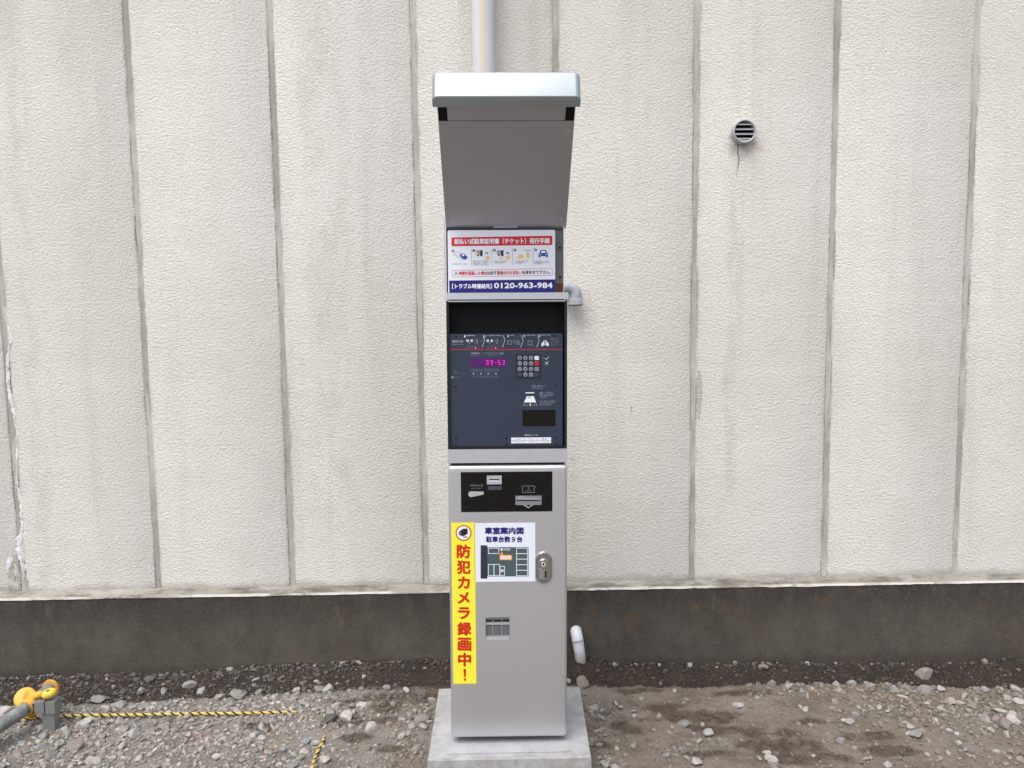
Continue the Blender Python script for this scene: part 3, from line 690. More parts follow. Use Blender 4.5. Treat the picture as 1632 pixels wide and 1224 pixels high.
# ------------------------------------------------------------------ parking payment machine
TILT = 0.0075
mach = empty('parking_payment_machine', (MX, MY, SLAB_TOP), 'tall silver parking ticket machine with raised hood and navy keypad panel on the concrete slab', 'parking machine', rot=(0, TILT, 0))
def loc(px, py, d=0.0):
    """photograph pixel -> machine coordinates (x, z) on its front plane moved back by d"""
    p = at_y(px, py, MY+d); x, z = p.x-MX, p.z-SLAB_TOP
    return (x*math.cos(TILT)-z*math.sin(TILT), x*math.sin(TILT)+z*math.cos(TILT))
def rect_bm(bm, x0, x1, z0, z1, y):
    bm.faces.new([bm.verts.new(p) for p in ((x0, y, z0), (x1, y, z0), (x1, y, z1), (x0, y, z1))])
LAY = 0.0005
class Print:
    """flat print on a plane of the machine, given in photograph pixels"""
    def __init__(s, d, layer=1): s.d, s.y, s.bm = d, d-LAY*layer, bmesh.new()
    def poly(s, pts):
        v = [bm_v for bm_v in (s.bm.verts.new((loc(px, py, s.d)[0], s.y-0.000008*min(len(s.bm.faces), 30), loc(px, py, s.d)[1])) for px, py in pts)]
        f = s.bm.faces.new(v); return s
    def rect(s, x0, y0, x1, y1): return s.poly([(x0, y0), (x1, y0), (x1, y1), (x0, y1)])
    def frame(s, x0, y0, x1, y1, w):
        s.rect(x0, y0, x1, y0+w); s.rect(x0, y1-w, x1, y1); s.rect(x0, y0+w, x0+w, y1-w); return s.rect(x1-w, y0+w, x1, y1-w)
    def disc(s, cx, cy, r, n=20, ry=None):
        return s.poly([(cx+r*math.cos(2*math.pi*k/n), cy+(ry or r)*math.sin(2*math.pi*k/n)) for k in range(n)])
    def ring(s, cx, cy, r, w, n=24):
        for k in range(n):
            a, b = 2*math.pi*k/n, 2*math.pi*(k+1)/n
            s.poly([(cx+r*math.cos(a), cy+r*math.sin(a)), (cx+r*math.cos(b), cy+r*math.sin(b)), (cx+(r-w)*math.cos(b), cy+(r-w)*math.sin(b)), (cx+(r-w)*math.cos(a), cy+(r-w)*math.sin(a))])
        return s
    def line(s, x0, y0, x1, y1, w):
        L = math.hypot(x1-x0, y1-y0); nx, ny = -(y1-y0)/L*w/2, (x1-x0)/L*w/2
        return s.poly([(x0+nx, y0+ny), (x1+nx, y1+ny), (x1-nx, y1-ny), (x0-nx, y0-ny)])
    def rrect(s, x0, y0, x1, y1, r, n=5):
        pts = []
        for cx, cy, a in ((x1-r, y0+r, -90), (x1-r, y1-r, 0), (x0+r, y1-r, 90), (x0+r, y0+r, 180)):
            for k in range(n+1):
                t = math.radians(a+90*k/n); pts.append((cx+r*math.cos(t), cy+r*math.sin(t)))
        return s.poly(pts)
    def smalltext(s, x0, y0, x1, h, seed=0, gap=0.25):
        """lettering too small to read: broken strokes"""
        r = random.Random(seed); x = x0
        while x < x1:
            w = h*r.uniform(0.45, 0.8)
            if r.random() > 0.08:
                k = r.randint(2, 3)
                for j in range(k):
                    yy = y0+h*(j+0.1)/k; s.rect(x, yy, min(x+w*r.uniform(.6, 1), x1), yy+h*0.55/k)
                if r.random() < .6: s.rect(x+w*r.uniform(0.0, .6), y0, x+w*r.uniform(0.0, .6)+h*0.16, y0+h)
            x += w+h*gap*r.uniform(.6, 1.4)
        return s
    def done(s, name, mat, parent):
        for f in s.bm.faces:
            f.normal_update()
            if f.normal.y > 0: f.normal_flip()
        me = bpy.data.meshes.new(name); s.bm.to_mesh(me); multi = len(s.bm.faces) > 1; s.bm.free()
        o = meshobj(name, me, mat, parent)
        if multi: o['kind'] = 'stuff'
        return o
DG = {}
def text_mesh(body):
    c = bpy.data.curves.new('lettering', 'FONT'); c.body = body; c.resolution_u = 2
    o = bpy.data.objects.new('lettering', c); COL.objects.link(o)
    bpy.context.view_layer.update()
    me = bpy.data.meshes.new_from_object(o.evaluated_get(bpy.context.evaluated_depsgraph_get()))
    bpy.data.objects.remove(o); bpy.data.curves.remove(c)
    v = np.zeros(len(me.vertices)*3); me.vertices.foreach_get('co', v); v = v.reshape(-1, 3)
    f = [tuple(p.vertices) for p in me.polygons]; bpy.data.meshes.remove(me)
    return v, f
def lettering(body, x0, y0, x1, y1, d, mat, parent, layer=2, bold=0.0, name='lettering', tilt=0.0):
    """text filling the given photograph rectangle; bold in px; tilt = px the right end rises"""
    v, f = text_mesh(body)
    mn, mx = v.min(0), v.max(0)
    u = (v[:, 0]-mn[0])/(mx[0]-mn[0]); w = (v[:, 1]-mn[1])/(mx[1]-mn[1])
    offs = [(0, 0)] if not bold else [(bold*a, bold*b) for a, b in ((0, 0), (-.5, 0), (.5, 0), (0, -.5), (0, .5), (.35, .35), (-.35, .35), (.35, -.35), (-.35, -.35))]
    V = []; Fs = []
    for k, (ox, oy) in enumerate(offs):
        b = len(V); hx = bold/2
        for uu, ww in zip(u, w):
            px = x0+hx+(x1-x0-2*hx)*uu+ox; py = y1-hx-(y1-y0-2*hx)*ww+oy-tilt*uu
            X, Z = loc(px, py, d); V.append((X, d-LAY*layer-0.00001*k, Z))
        Fs += [tuple(i+b for i in t) for t in f]
    me = bpy.data.meshes.new(name); me.from_pydata(V, [], Fs); me.update()
    if len(me.polygons) and sum(p.normal.y*p.area for p in me.polygons) > 0: me.flip_normals()
    return meshobj(name, me, mat, parent)
def slabpart(name, x0, y0, x1, y1, d, thick, mat, parent, bevel=0.0, seg=2, corner=0.0):
    """a plate whose front is at depth d, covering the photograph rectangle"""
    xa, zb = loc(x0, y1, d); xb, za = loc(x1, y0, d)
    if corner:
        bm = bmesh.new(); pts = []
        for cx, cz, a in ((xb-corner, za-corner, 0), (xa+corner, za-corner, 90), (xa+corner, zb+corner, 180), (xb-corner, zb+corner, 270)):
            for k in range(7):
                t = math.radians(a+15*k); pts.append((cx+corner*math.cos(t), cz+corner*math.sin(t)))
        fr = [bm.verts.new((x, d, z)) for x, z in pts]; bk = [bm.verts.new((x, d+thick, z)) for x, z in pts]
        bm.faces.new(fr); bm.faces.new(bk[::-1])
        for i in range(len(pts)): bm.faces.new((fr[i], bk[i], bk[(i+1) % len(pts)], fr[(i+1) % len(pts)]))
        return finish(bm, name, mat, parent, smooth=bool(bevel), bevel=bevel, seg=seg, autosmooth=45)
    return box(name, xa, xb, d, d+thick, zb, za, mat, parent, bevel, seg)

W = 0.198
# ---- lower cabinet: body, recessed foot, door
zc0, zc1 = loc(810, 1176)[1], loc(810, 741.5)[1]
box('cabinet_body', -W+0.002, W-0.002, 0.024, 0.30, zc0+0.004, zc1-0.002, silver, mach, 0.004)
box('foot', -W+0.02, W-0.02, 0.045, 0.28, 0.0037, zc0+0.0035, black_frame, mach)
# door with openings cut for the coin panel and the return tray: built from strips round the holes
def door():
    xs = sorted([-W, W, loc(734.5, 780)[0], loc(880.5, 780)[0], loc(774, 1000)[0], loc(812, 1000)[0]])
    zs = sorted([zc0, zc1, loc(800, 752)[1], loc(800, 816)[1], loc(800, 984)[1], loc(800, 1019)[1]])
    hx0, hx1 = loc(734.5, 780)[0], loc(880.5, 780)[0]; hz1, hz0 = loc(800, 752)[1], loc(800, 816)[1]
    tx0, tx1 = loc(774, 1000)[0], loc(812, 1000)[0]; tz1, tz0 = loc(800, 984)[1], loc(800, 1019)[1]
    bm = bmesh.new(); grid = {}
    def V(i, j, y):
        if (i, j, y) not in grid: grid[(i, j, y)] = bm.verts.new((xs[i], y, zs[j]))
        return grid[(i, j, y)]
    solid = lambda i, j: not (hx0-1e-6 <= (xs[i]+xs[i+1])/2 <= hx1 and hz0 <= (zs[j]+zs[j+1])/2 <= hz1) and not (tx0 <= (xs[i]+xs[i+1])/2 <= tx1 and tz0 <= (zs[j]+zs[j+1])/2 <= tz1)
    nx, nz = len(xs)-1, len(zs)-1; inb = lambda i, j: 0 <= i < nx and 0 <= j < nz and solid(i, j)
    for i in range(nx):
        for j in range(nz):
            if not solid(i, j): continue
            bm.faces.new((V(i, j, 0), V(i+1, j, 0), V(i+1, j+1, 0), V(i, j+1, 0)))
            bm.faces.new((V(i, j, .022), V(i, j+1, .022), V(i+1, j+1, .022), V(i+1, j, .022)))
            for (di, dj), (a, b) in (((-1, 0), ((i, j), (i, j+1))), ((1, 0), ((i+1, j+1), (i+1, j))), ((0, -1), ((i+1, j), (i, j))), ((0, 1), ((i, j+1), (i+1, j+1)))):
                if not inb(i+di, j+dj): bm.faces.new((V(*a, 0), V(*b, 0), V(*b, .022), V(*a, .022)))
    bmesh.ops.recalc_face_normals(bm, faces=bm.faces)
    es = [e for e in bm.edges if len(e.link_faces) == 2 and e.calc_face_angle(0) > 1 and all(abs(v.co.y) < 1e-6 for v in e.verts) and (all(abs(abs(v.co.x)-W) < 1e-6 for v in e.verts) or all(abs(v.co.z-zc0) < 1e-6 or abs(v.co.z-zc1) < 1e-6 for v in e.verts))]
    es += [e for e in bm.edges if abs(e.verts[0].co.y-e.verts[1].co.y) > 0.01 and all(abs(abs(v.co.x)-W) < 1e-6 for v in e.verts) and all(abs(v.co.z-zc0) < 1e-6 or abs(v.co.z-zc1) < 1e-6 for v in e.verts)]
    bmesh.ops.bevel(bm, geom=es, offset=0.012, segments=5, profile=0.5, affect='EDGES')
    return finish(bm, 'door', silver, mach, smooth=True, autosmooth=35)
door_o = door()
# coin panel
cp = slabpart('coin_panel', 734.8, 752.3, 880.2, 815.7, 0.0015, 0.018, black_gloss, mach, 0.0, corner=0.004)
D = 0.0015
slabpart('coin_slot', 776, 758, 799.5, 772, D-0.002, 0.0035, silver_light, cp, 0.0008)
Print(D-0.002).rect(780, 763.5, 796, 765.5).done('slot_opening', black_matt, cp)
Print(D-0.002, 1).rect(780, 765.6, 796, 767.2).done('slot_edge', print_white, cp)
bm = bmesh.new()
lev = [(746.5, 786), (747.5, 784), (750, 783), (770.5, 783.3), (771.3, 784.5), (771, 787), (753, 791), (749.5, 791.3), (747, 789.5)]
fr = [bm.verts.new((loc(a, b, D)[0], D-0.008, loc(a, b, D)[1])) for a, b in lev]; bk = [bm.verts.new((loc(a, b, D)[0], D-0.001, loc(a, b, D)[1])) for a, b in lev]
bm.faces.new(fr); bm.faces.new(bk[::-1])
for i in range(len(lev)): bm.faces.new((fr[i], bk[i], bk[(i+1) % len(lev)], fr[(i+1) % len(lev)]))
finish(bm, 'return_lever', silver_light, cp, bevel=0.001, smooth=True, autosmooth=50)
p = Print(D)
for k in range(4): p.ring(780.5+k*5.4, 777.7, 2.9, 0.45, 16); p.rect(779.8+k*5.4, 776.9, 781.6+k*5.4, 777.4); p.rect(780.1+k*5.4, 778.0, 781.2+k*5.4, 778.5)
p.smalltext(749.5, 772.3, 769.5, 2.8, 3); p.smalltext(751.5, 777.3, 768, 1.5, 4)
p.line(833.5, 774.5, 852, 774.5, .6).line(832, 775.5, 833.5, 774.5, .6).line(832, 775.5, 832, 777.5, .6).line(832, 777.5, 833.2, 779, .6).line(833.2, 779, 832.5, 784.3, .6).line(832.5, 784.8, 852, 784.8, .6).line(852, 784.8, 850.5, 779, .6).line(850.5, 779, 853, 777, .6).line(853, 777, 852, 774.5, .6)
p.smalltext(838, 781, 847, 1.8, 5); p.disc(842.2, 777.2, 0.7, 8); p.rect(841.7, 777.5, 842.7, 779.5)
p.done('printed_symbols', print_grey, cp)
bm_p = Print(D-0.004)
bill = slabpart('bill_slot', 821.5, 790, 863, 805, D-0.004, 0.0035, hood_in, cp, 0.001)
bm_p.poly([(833, 804.5), (838, 805), (842.3, 808.3), (846.5, 805), (851, 804.5), (846, 807.2), (842.3, 810), (838, 807.3)]).done('bill_slot_notch', silver_light, cp)
Print(D-0.004, 1).smalltext(824, 791.5, 837, 1.3, 8).smalltext(824, 794.3, 860, 1.6, 9).done('bill_print', print_white, cp)
Print(D-0.004, 1).rect(823, 796.8, 861, 798.4).done('bill_mouth', black_matt, cp)
# return tray with clear flap
tray = slabpart('return_tray', 774.3, 984.3, 811.7, 1018.7, 0.014, 0.05, hood_in, mach)
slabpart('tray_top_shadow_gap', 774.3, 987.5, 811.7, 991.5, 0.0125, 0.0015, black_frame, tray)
slabpart('tray_bar', 774.5, 992, 811.5, 996, 0.006, 0.008, silver_light, tray, 0.001)
slabpart('flap', 775, 996.3, 811, 1014, 0.008, 0.0035, lid_clear, tray, 0.0006)
slabpart('tray_lip', 774.5, 1014.2, 811.5, 1018.4, 0.003, 0.010, silver_light, tray, 0.0012)
for px in (785.5, 800): slabpart('flap_rib', px-.4, 987, px+.4, 1013.5, 0.0062, 0.0015, silver, tray)
# lock: oval escutcheon
lk = loc(866.3, 904)
bm = bmesh.new(); n = 40
hw, hh = (loc(880, 904)[0]-loc(852.8, 904)[0])/2, (loc(866, 879.5)[1]-loc(866, 929.5)[1])/2
prof = [((hw if abs(math.cos(a)) > 0 else 0)*max(-1, min(1, math.cos(a)*1.25)), hh*math.sin(a)) for a in [2*math.pi*k/n for k in range(n)]]
rings = [[bm.verts.new((lk[0]+x*s, y, lk[1]+z*s)) for x, z in prof] for s, y in ((1, 0.0), (1, -0.003), (0.95, -0.006), (0.84, -0.006), (0.80, -0.003))]
for a, b in zip(rings, rings[1:]):
    for k in range(n): bm.faces.new((a[k], a[(k+1) % n], b[(k+1) % n], b[k]))
bm.faces.new(rings[-1])
lock = finish(bm, 'lock', steel, mach, smooth=True, autosmooth=45)
def cyl(name, px, py, r, y0, y1, mat, parent, n=24, rb=0.0):
    c = loc(px, py); bm = bmesh.new(); bm_tube(bm, [(c[0], y1, c[1]), (c[0], y0+rb, c[1]), (c[0], y0, c[1])], [r, r, r-rb], n)
    return finish(bm, name, mat, parent, smooth=True, autosmooth=40)
cyl('lock_ring', 865.8, 896.5, 0.0145, -0.010, -0.002, steel, lock, rb=0.002)
cyl('key_cylinder', 866, 898.5, 0.0085, -0.0135, -0.009, silver_light, lock, rb=0.001)
Print(-0.0135, 1).poly([(865.2, 896.4), (867.6, 897.0), (866.8, 900.8), (864.6, 900.3)]).done('keyhole', black_frame, lock)
slabpart('handle', 859.5, 907, 870.5, 924, -0.0075, 0.005, galv, lock, 0.0016, corner=0.004)
slabpart('handle_recess', 868.2, 910, 871, 921, -0.0085, 0.002, black_frame, lock)
# ---- map sticker
ms = slabpart('map_sticker', 757, 833, 853, 927.5, -0.0006, 0.0008, sticker_white, mach)
d = -0.0006
lettering('車室案内図', 772.5, 840, 834.5, 851.3, d, sign_blue, ms, bold=1.0)
lettering('駐車台数９台', 774.5, 854.5, 832.5, 864, d, sign_blue, ms, bold=0.7)
Print(d).rect(766, 869, 776.5, 922).done('map_road', map_dark, ms)
Print(d).rect(776.5, 872, 842.3, 918.5).done('map_lot', map_green, ms)
p = Print(d, 2)
w = 0.9
p.frame(778, 873, 795.5, 882.5, w); p.frame(778, 899, 787.5, 917.5, w); p.frame(786.8, 899, 796.8, 917.5, w); p.frame(796.5, 902, 804.5, 917.5, w)
for k in range(5): p.frame(822.8, 873+k*8.8, 841, 873+k*8.8+9.6, w)
p.rect(797.8, 873.8, 801, 877.2); p.smalltext(802.8, 873.5, 815.5, 3.8, 12, 0.12)
p.done('bay_lines', print_white, ms)
lettering('軽', 798.5, 907.2, 802.6, 911.5, d, print_white, ms, 3, 0.3)
Print(d, 2).poly([(800, 878.5), (802.2, 884), (797.2, 884)]).rrect(796, 884.2, 816, 892.5, 1.5).done('you_are_here_flag', print_orange, ms)
lettering('現在地', 797.5, 885.3, 814.5, 891.6, d, print_white, ms, 3, 0.5)
# ---- yellow sticker
ys = slabpart('camera_warning_sticker', 722.5, 833, 756.6, 1090, -0.0006, 0.0008, sign_yellow, mach)
Print(d).disc(738.8, 849.3, 12.7, 36).done('emblem_rim', text_red, ys)
Print(d, 2).disc(738.8, 849.3, 10.9, 36).done('emblem_ground', sign_white, ys)
p = Print(d, 3); p.poly([(733.5, 845.5), (738, 842.5), (745, 842), (745.5, 850), (740.5, 853.5), (734, 853.8), (732, 850)]).rect(738.6, 852.5, 739.8, 856).poly([(739, 855), (745.2, 855), (745.2, 856.3), (739, 856.3)]).disc(734, 849.5, 3.2, 16)
p.done('camera_symbol', ink, ys)
Print(d, 4).disc(733.6, 849.6, 1.5, 12).done('camera_lens', print_grey, ys)
for ch, y0, y1, x0, x1 in (('防', 867.5, 889.5, 727.8, 750), ('犯', 892.5, 914.5, 728, 750.2), ('カ', 918.5, 938, 729.5, 748.8), ('メ', 943, 962, 729.5, 748.5), ('ラ', 967.5, 986.5, 730, 749), ('録', 991, 1012.5, 728.8, 751.2), ('画', 1016, 1037.5, 729.6, 751.2), ('中', 1040, 1062, 730, 751)):
    lettering(ch, x0, y0, x1, y1, d, text_red, ys, bold=1.7)
Print(d, 2).poly([(738.6, 1066), (742.8, 1066), (742, 1078.8), (739.4, 1078.8)]).rect(739, 1081, 742.4, 1084.4).done('exclamation_mark', text_red, ys)

# ---- silver band between cabinet and upper box
zb0, zb1 = loc(807, 737.5)[1], loc(807, 715.8)[1]
box('silver_band', -0.1975, 0.1975, 0.0, 0.26, zb0, zb1, silver_light, mach, 0.009, 4)
box('band_gap', -0.188, 0.188, 0.012, 0.26, zc1-0.002, zb0+0.001, black_frame, mach)
box('gap_catch', -0.193, -0.189, 0.006, 0.012, zc1+0.0005, zb0-0.0005, silver_light, mach)
# ---- upper box: frame, recess, control panel
zf0, zf1 = zb1+0.0005, loc(807, 479)[1]
UW = 0.1965
box('upper_box', -UW+0.003, UW-0.003, 0.085, 0.26, zf0, zf1+0.01, galv, mach, 0.004)
bm = bmesh.new()
t = 0.0085
for x0, x1, z0, z1 in ((-UW, -UW+t, zf0, zf1), (UW-t, UW, zf0, zf1), (-UW+t, UW-t, zf0, zf0+0.008), (-UW+t, UW-t, zf1-0.007, zf1)):
    bm_box(bm, x0, x1, 0.002, 0.085, z0, z1)
finish(bm, 'screen_frame', black_frame, mach, bevel=0.0012, smooth=True, autosmooth=40)
slabpart('dark_recess', 714, 482, 898, 537, 0.05, 0.03, black_matt, mach)
navy_d = 0.009
cpn = slabpart('control_panel', 715.8, 531.5, 896.8, 711.5, navy_d, 0.04, navy, mach, 0.001, corner=0.003)
zs = loc(807, 466.5)[1]
box('visor_lip', -0.1985, 0.1985, -0.012, 0.22, loc(807, 477)[1], zs, silver_light, mach, 0.004, 3)
box('visor_trim', -0.190, 0.190, -0.006, 0.012, loc(807, 480.8)[1], loc(807, 478.6)[1], silver_light, mach, 0.0008)
# prints of the control panel
d = navy_d
Print(d, 1).rect(714.6+1.5, 556.6, 896.6, 557.6).done('red_rule', sign_red, cpn)
lettering('1', 739.8, 534.3, 741.6, 537.7, d, print_white, cpn, 2)
lettering('2', 771, 534.3, 773.8, 537.7, d, print_white, cpn, 2)
lettering('3', 808, 533.9, 810.9, 537.3, d, print_white, cpn, 2)
lettering('4', 833.5, 533.6, 836.6, 537, d, print_white, cpn, 2)
lettering('5', 858.7, 533.3, 861.4, 536.8, d, print_white, cpn, 2)
lettering('精算手順', 720.3, 542, 738.3, 546.3, d, print_grey, cpn, 2, 0.35)
lettering('How to Pay', 720.5, 547.6, 738, 550.2, d, print_grey, cpn, 2, 0.2)
p = Print(d)
for x0, x1, y in ((743, 757, 534.2), (776, 799, 534.2), (812, 819, 533.8), (838, 853, 533.5), (863, 877, 533.2)): p.smalltext(x0, y, x1, 1.3, int(x0))
for x0, y0 in ((769.5, 534), (802, 534), (831, 533.8), (856.5, 533.5)):
    h = 16.5 if x0 < 825 else 17
    p.line(x0, y0, x0+2.8, y0+h*0.5, .45); p.line(x0+2.8, y0+h*0.5, x0-1.2, y0+h+3, .45)
for bx in (745, 777):
    p.ring(bx+.2, 543, 2.0, 1.1, 14); p.ring(bx+6.8, 543, 2.0, 1.1, 14)
p.done('step_marks', print_white, cpn)
p = Print(d)
for bx in (745, 777):
    p.disc(bx+3.4, 546.8, 1.2, 10); p.rect(bx+2.9, 546.8, bx+3.9, 549); p.ring(bx+15.2, 542.8, 2.2, .8, 12); p.disc(bx+15.2, 546.9, 1.2, 10); p.line(bx+10.2, 541, bx+12.4, 545, .35); p.line(bx+12.4, 545, bx+10.6, 549, .35)
    p.line(bx+20, 543, bx+21.5, 544.2, .5); p.line(bx+21.5, 544.2, bx+24, 541.5, .5); p.smalltext(bx-1.5, 551, bx+9.5, 1.4, bx); p.smalltext(bx-1.5, 553.2, bx+11, 1.2, bx+1); p.smalltext(bx+17, 551, bx+20.5, 1.4, bx+2)
p.frame(808.5, 542.2, 815.8, 549, .7); p.smalltext(809.6, 543.5, 815, 4.4, 31); p.frame(818.6, 542.2, 826.5, 547, .6); p.ring(825.7, 546.6, 3, .8, 14)
p.frame(841, 542.5, 848.5, 549.3, .6); p.smalltext(842.5, 544, 847.3, 2, 33); p.line(844, 550.6, 849.5, 550.6, .5)
for k in range(6): p.smalltext(876.8, 538.8+k*2.3, 890.5 if k < 4 else 888, 1.0, 50+k)
p.smalltext(756, 562, 764, .1, 9)
p.done('step_pictures', print_grey, cpn)
p = Print(d)
for bx in (745, 777): p.line(bx+12.5, 551, bx+12.5, 553.5, .5); p.poly([(bx+12.2, 553), (bx+13.6, 553), (bx+14.4, 555.8), (bx+11.6, 555.8)])
p.done('red_pointers', flat('print_pink', srgb(230, 110, 120)), cpn)
# car seen from the front
p = Print(d)
p.poly([(862.6, 550), (863.2, 546.6), (865.2, 545.6), (866.5, 542.8), (871.0, 542.8), (872.2, 545.6), (874, 546.6), (874.6, 550), (873.8, 551.6), (871.8, 551.6), (871.3, 549.9), (866, 549.9), (865.4, 551.6), (863.4, 551.6)])
p.done('car_symbol', print_white, cpn)
Print(d, 2).poly([(866.6, 545.8), (867.5, 543.8), (870, 543.8), (871, 545.8)]).rect(866.4, 547.3, 871, 548.6).done('car_symbol_windscreen', navy, cpn)
# display
slabpart('display_window', 750.5, 571, 807, 584.5, d-0.0004, 0.001, led_window, cpn, corner=0.001)
SEG = {'0': 'abcdef', '3': 'abcdg', '5': 'acdfg', '9': 'abcdfg', '8': 'abcdefg', '-': 'g'}
def seg7(p, ch, x, y, w, h, t):
    s = 0.8
    R = {'a': (x, y, x+w, y+t), 'g': (x, y+h/2-t/2, x+w, y+h/2+t/2), 'd': (x, y+h-t, x+w, y+h), 'f': (x, y, x+t, y+h/2), 'b': (x+w-t, y, x+w, y+h/2), 'e': (x, y+h/2, x+t, y+h), 'c': (x+w-t, y+h/2, x+w, y+h)}
    for k in SEG[ch]:
        x0, y0, x1, y1 = R[k]; g = t*0.35
        if k in 'agd': x0 += g; x1 -= g
        else: y0 += g; y1 -= g
        p.rect(x0, y0, x1, y1)
p = Print(d-0.0004, 2)
for ch, x in (('0', 775), ('9', 781.8), ('-', 788.2), ('5', 793.8), ('3', 800.5)): seg7(p, ch, x, 573.8, 3.8, 7.6, 1.15)
p.done('display_digits', led, cpn)
p = Print(d-0.0004, 2)
for x in (752.5, 759.5, 766.5): seg7(p, '8', x, 574.4, 3.4, 6.8, .7)
p.done('unlit_digits', led_dim, cpn)
lettering('車室番号', 750.5, 561.6, 764.6, 564.7, d, print_grey, cpn, 2, 0.3)
lettering('ナンバープレート / 料金', 770, 561.4, 802.5, 564.9, d, print_grey, cpn, 2, 0.25)
p = Print(d); p.smalltext(751, 566, 764, 1.4, 71); p.smalltext(774, 566, 798, 1.4, 72); p.line(767.3, 562, 767.3, 568, .4)
for k, x in enumerate((754.7, 766.5, 778.3, 790.2)):
    p.smalltext(x-5, 587.6, x+4.6, 1.9, 80+k); p.smalltext(x-4.6, 590.6, x+4.6, 1.7, 90+k); p.smalltext(x-4.8, 599, x+4.4, 1.1, 100+k); p.smalltext(x-3.6, 601.4, x+3.4, 1.0, 110+k)
    if k < 3: p.rect(x+5.8, 587, x+6.1, 603)
p.smalltext(721.5, 594.2, 745, 1.2, 130); p.smalltext(725, 591.4, 729, 1.6, 131); p.smalltext(724, 600.5, 731.5, 2.2, 132)
p.done('small_print', print_grey, cpn)
p = Print(d)
for x in (754.7, 766.5, 778.3, 790.2): p.disc(x, 595.6, 1.7, 14)
p.disc(720.9, 601.2, 2.0, 14)
p.done('indicator_lamps', flat('lamp_lens', (0.22, 0.25, 0.32), 0.3), cpn)
# keypad
kp = slabpart('keypad', 821.5, 563.6, 863, 604, d-0.001, 0.003, flat('keypad_plate', (0.017, 0.022, 0.042), 0.45), mach, corner=0.004)
key_mat = flat('key_grey', (0.24, 0.26, 0.31), 0.45); key_dark = flat('key_dark', (0.045, 0.052, 0.075), 0.5)
kd = d-0.001
LAB = ['1', '2', '3', '', '4', '5', '6', '', '7', '8', '9', '', '', '0', '', '']
for r_ in range(4):
    for c_ in range(4):
        cx, cy = 828.4+c_*9.0, 570.6+r_*8.8; i = r_*4+c_
        rx, rz = loc(cx, cy, kd)
        if c_ < 3 and i not in (12, 14):
            bm = bmesh.new(); bm_tube(bm, [(rx, kd, rz), (rx, kd-.0018, rz), (rx, kd-.0025, rz)], [.0071, .0071, .0064], 20)
            finish(bm, 'key', key_mat, kp, smooth=True, autosmooth=40)
        else:
            mt = {3: sign_white, 7: sign_red, 11: key_mat, 14: key_mat, 12: key_dark, 15: key_dark}[i]
            slabpart('key', cx-3.4, cy-3.1, cx+3.4, cy+3.1, kd-0.002, 0.002, mt, kp, 0.0005, corner=0.0022)
        if LAB[i]: lettering(LAB[i], cx-1.0, cy-1.8, cx+1.0, cy+1.8, kd-0.0025, ink, kp, 1, 0.25)
        elif i in (3, 7, 11, 14):
            Print(kd-0.002, 1).smalltext(cx-2.3, cy-.9, cx+2.3, 1.8, 200+i).done('key_print', ink, kp)
p = Print(d)
p.line(868.2, 570.5, 870.3, 573, .55).line(870.3, 573, 874.8, 568.3, .55).line(868.4, 576.2, 874.2, 581.3, .55).line(868.4, 581.3, 874.2, 576.2, .55)
for k in range(3): p.rect(863.6+k*1.1, 570.3, 864.2+k*1.1, 570.7)
p.done('check_and_cross', print_white, cpn)
# ticket reader print and window
p = Print(d)
p.rect(837.3, 625.2, 851.3, 626.7)
p.poly([(839.5, 631.5), (850.5, 631.5), (854.3, 641.3), (835.2, 641.3)])
p.poly([(844.6, 647.5), (845.6, 647.5), (845.6, 644.8), (846.6, 644.8), (845.1, 642.6), (843.6, 644.8), (844.6, 644.8)])
for k in range(3): p.rect(834.3+k*3.0, 645.5, 835.5+k*3.0, 646.1); p.rect(848.6+k*2.9, 645.5, 849.8+k*2.9, 646.1)
p.line(835.5, 641.5, 834, 646.2, .3).line(853.8, 641.5, 855.3, 646.2, .3)
p.done('ticket_picture', print_white, cpn)
Print(d, 2).smalltext(841, 632.5, 849.5, 2.2, 301).done('ticket_print', navy, cpn)
lettering('QRコード', 855.6, 613.9, 868.6, 616.6, d, print_grey, cpn, 2, 0.25)
lettering('QR code', 855.6, 618, 865, 620, d, print_grey, cpn, 2, 0.15)
Print(d).frame(847.8, 614, 850.6, 616.8, .5).frame(851.4, 614, 854.2, 616.8, .5).smalltext(848, 617.8, 854, 2, 310).done('code_symbol', print_grey, cpn)
lettering('QRコードを上に\n向けて差し込んで\nください。', 859.8, 624.2, 883, 634.8, d, print_grey, cpn, 2, 0.2)
lettering('Insert QR code facing\nup, and hold it still\nover the reader.', 859.8, 638.2, 885, 646, d, print_grey, cpn, 2, 0.15)
slabpart('reader_window', 832.8, 653.3, 885.3, 679.3, d-0.0006, 0.002, black_gloss, cpn)
Print(d).smalltext(835.5, 692.5, 846, 1.8, 320).smalltext(849, 692.5, 857, 1.5, 321).done('table_heading', print_white, cpn)
tb = slabpart('fee_label', 814.7, 697, 878.3, 706.6, d-0.0005, 0.001, sign_white, cpn)
p = Print(d-0.0005, 1)
p.rect(814.7, 701.6, 878.3, 701.95); p.rect(835.8, 697, 836.1, 706.6); p.rect(856.8, 697, 857.1, 706.6)
p.smalltext(817, 703.4, 833, .9, 331); p.smalltext(842, 698.8, 853, 1.2, 332); p.smalltext(863, 703.4, 874, 1.1, 333); p.smalltext(866, 698.6, 872, 1.3, 334)
p.done('fee_label_print', print_dim, cpn)
Print(d-0.0005, 1).smalltext(820, 698.8, 831, 1.3, 335).done('fee_label_green_print', flat('print_green', srgb(60, 150, 110)), cpn)
Print(d-0.0005, 1).smalltext(842.5, 703.1, 852.5, 1.6, 336).disc(865, 699.2, 1.0, 8).done('fee_label_red_print', sign_red, cpn)
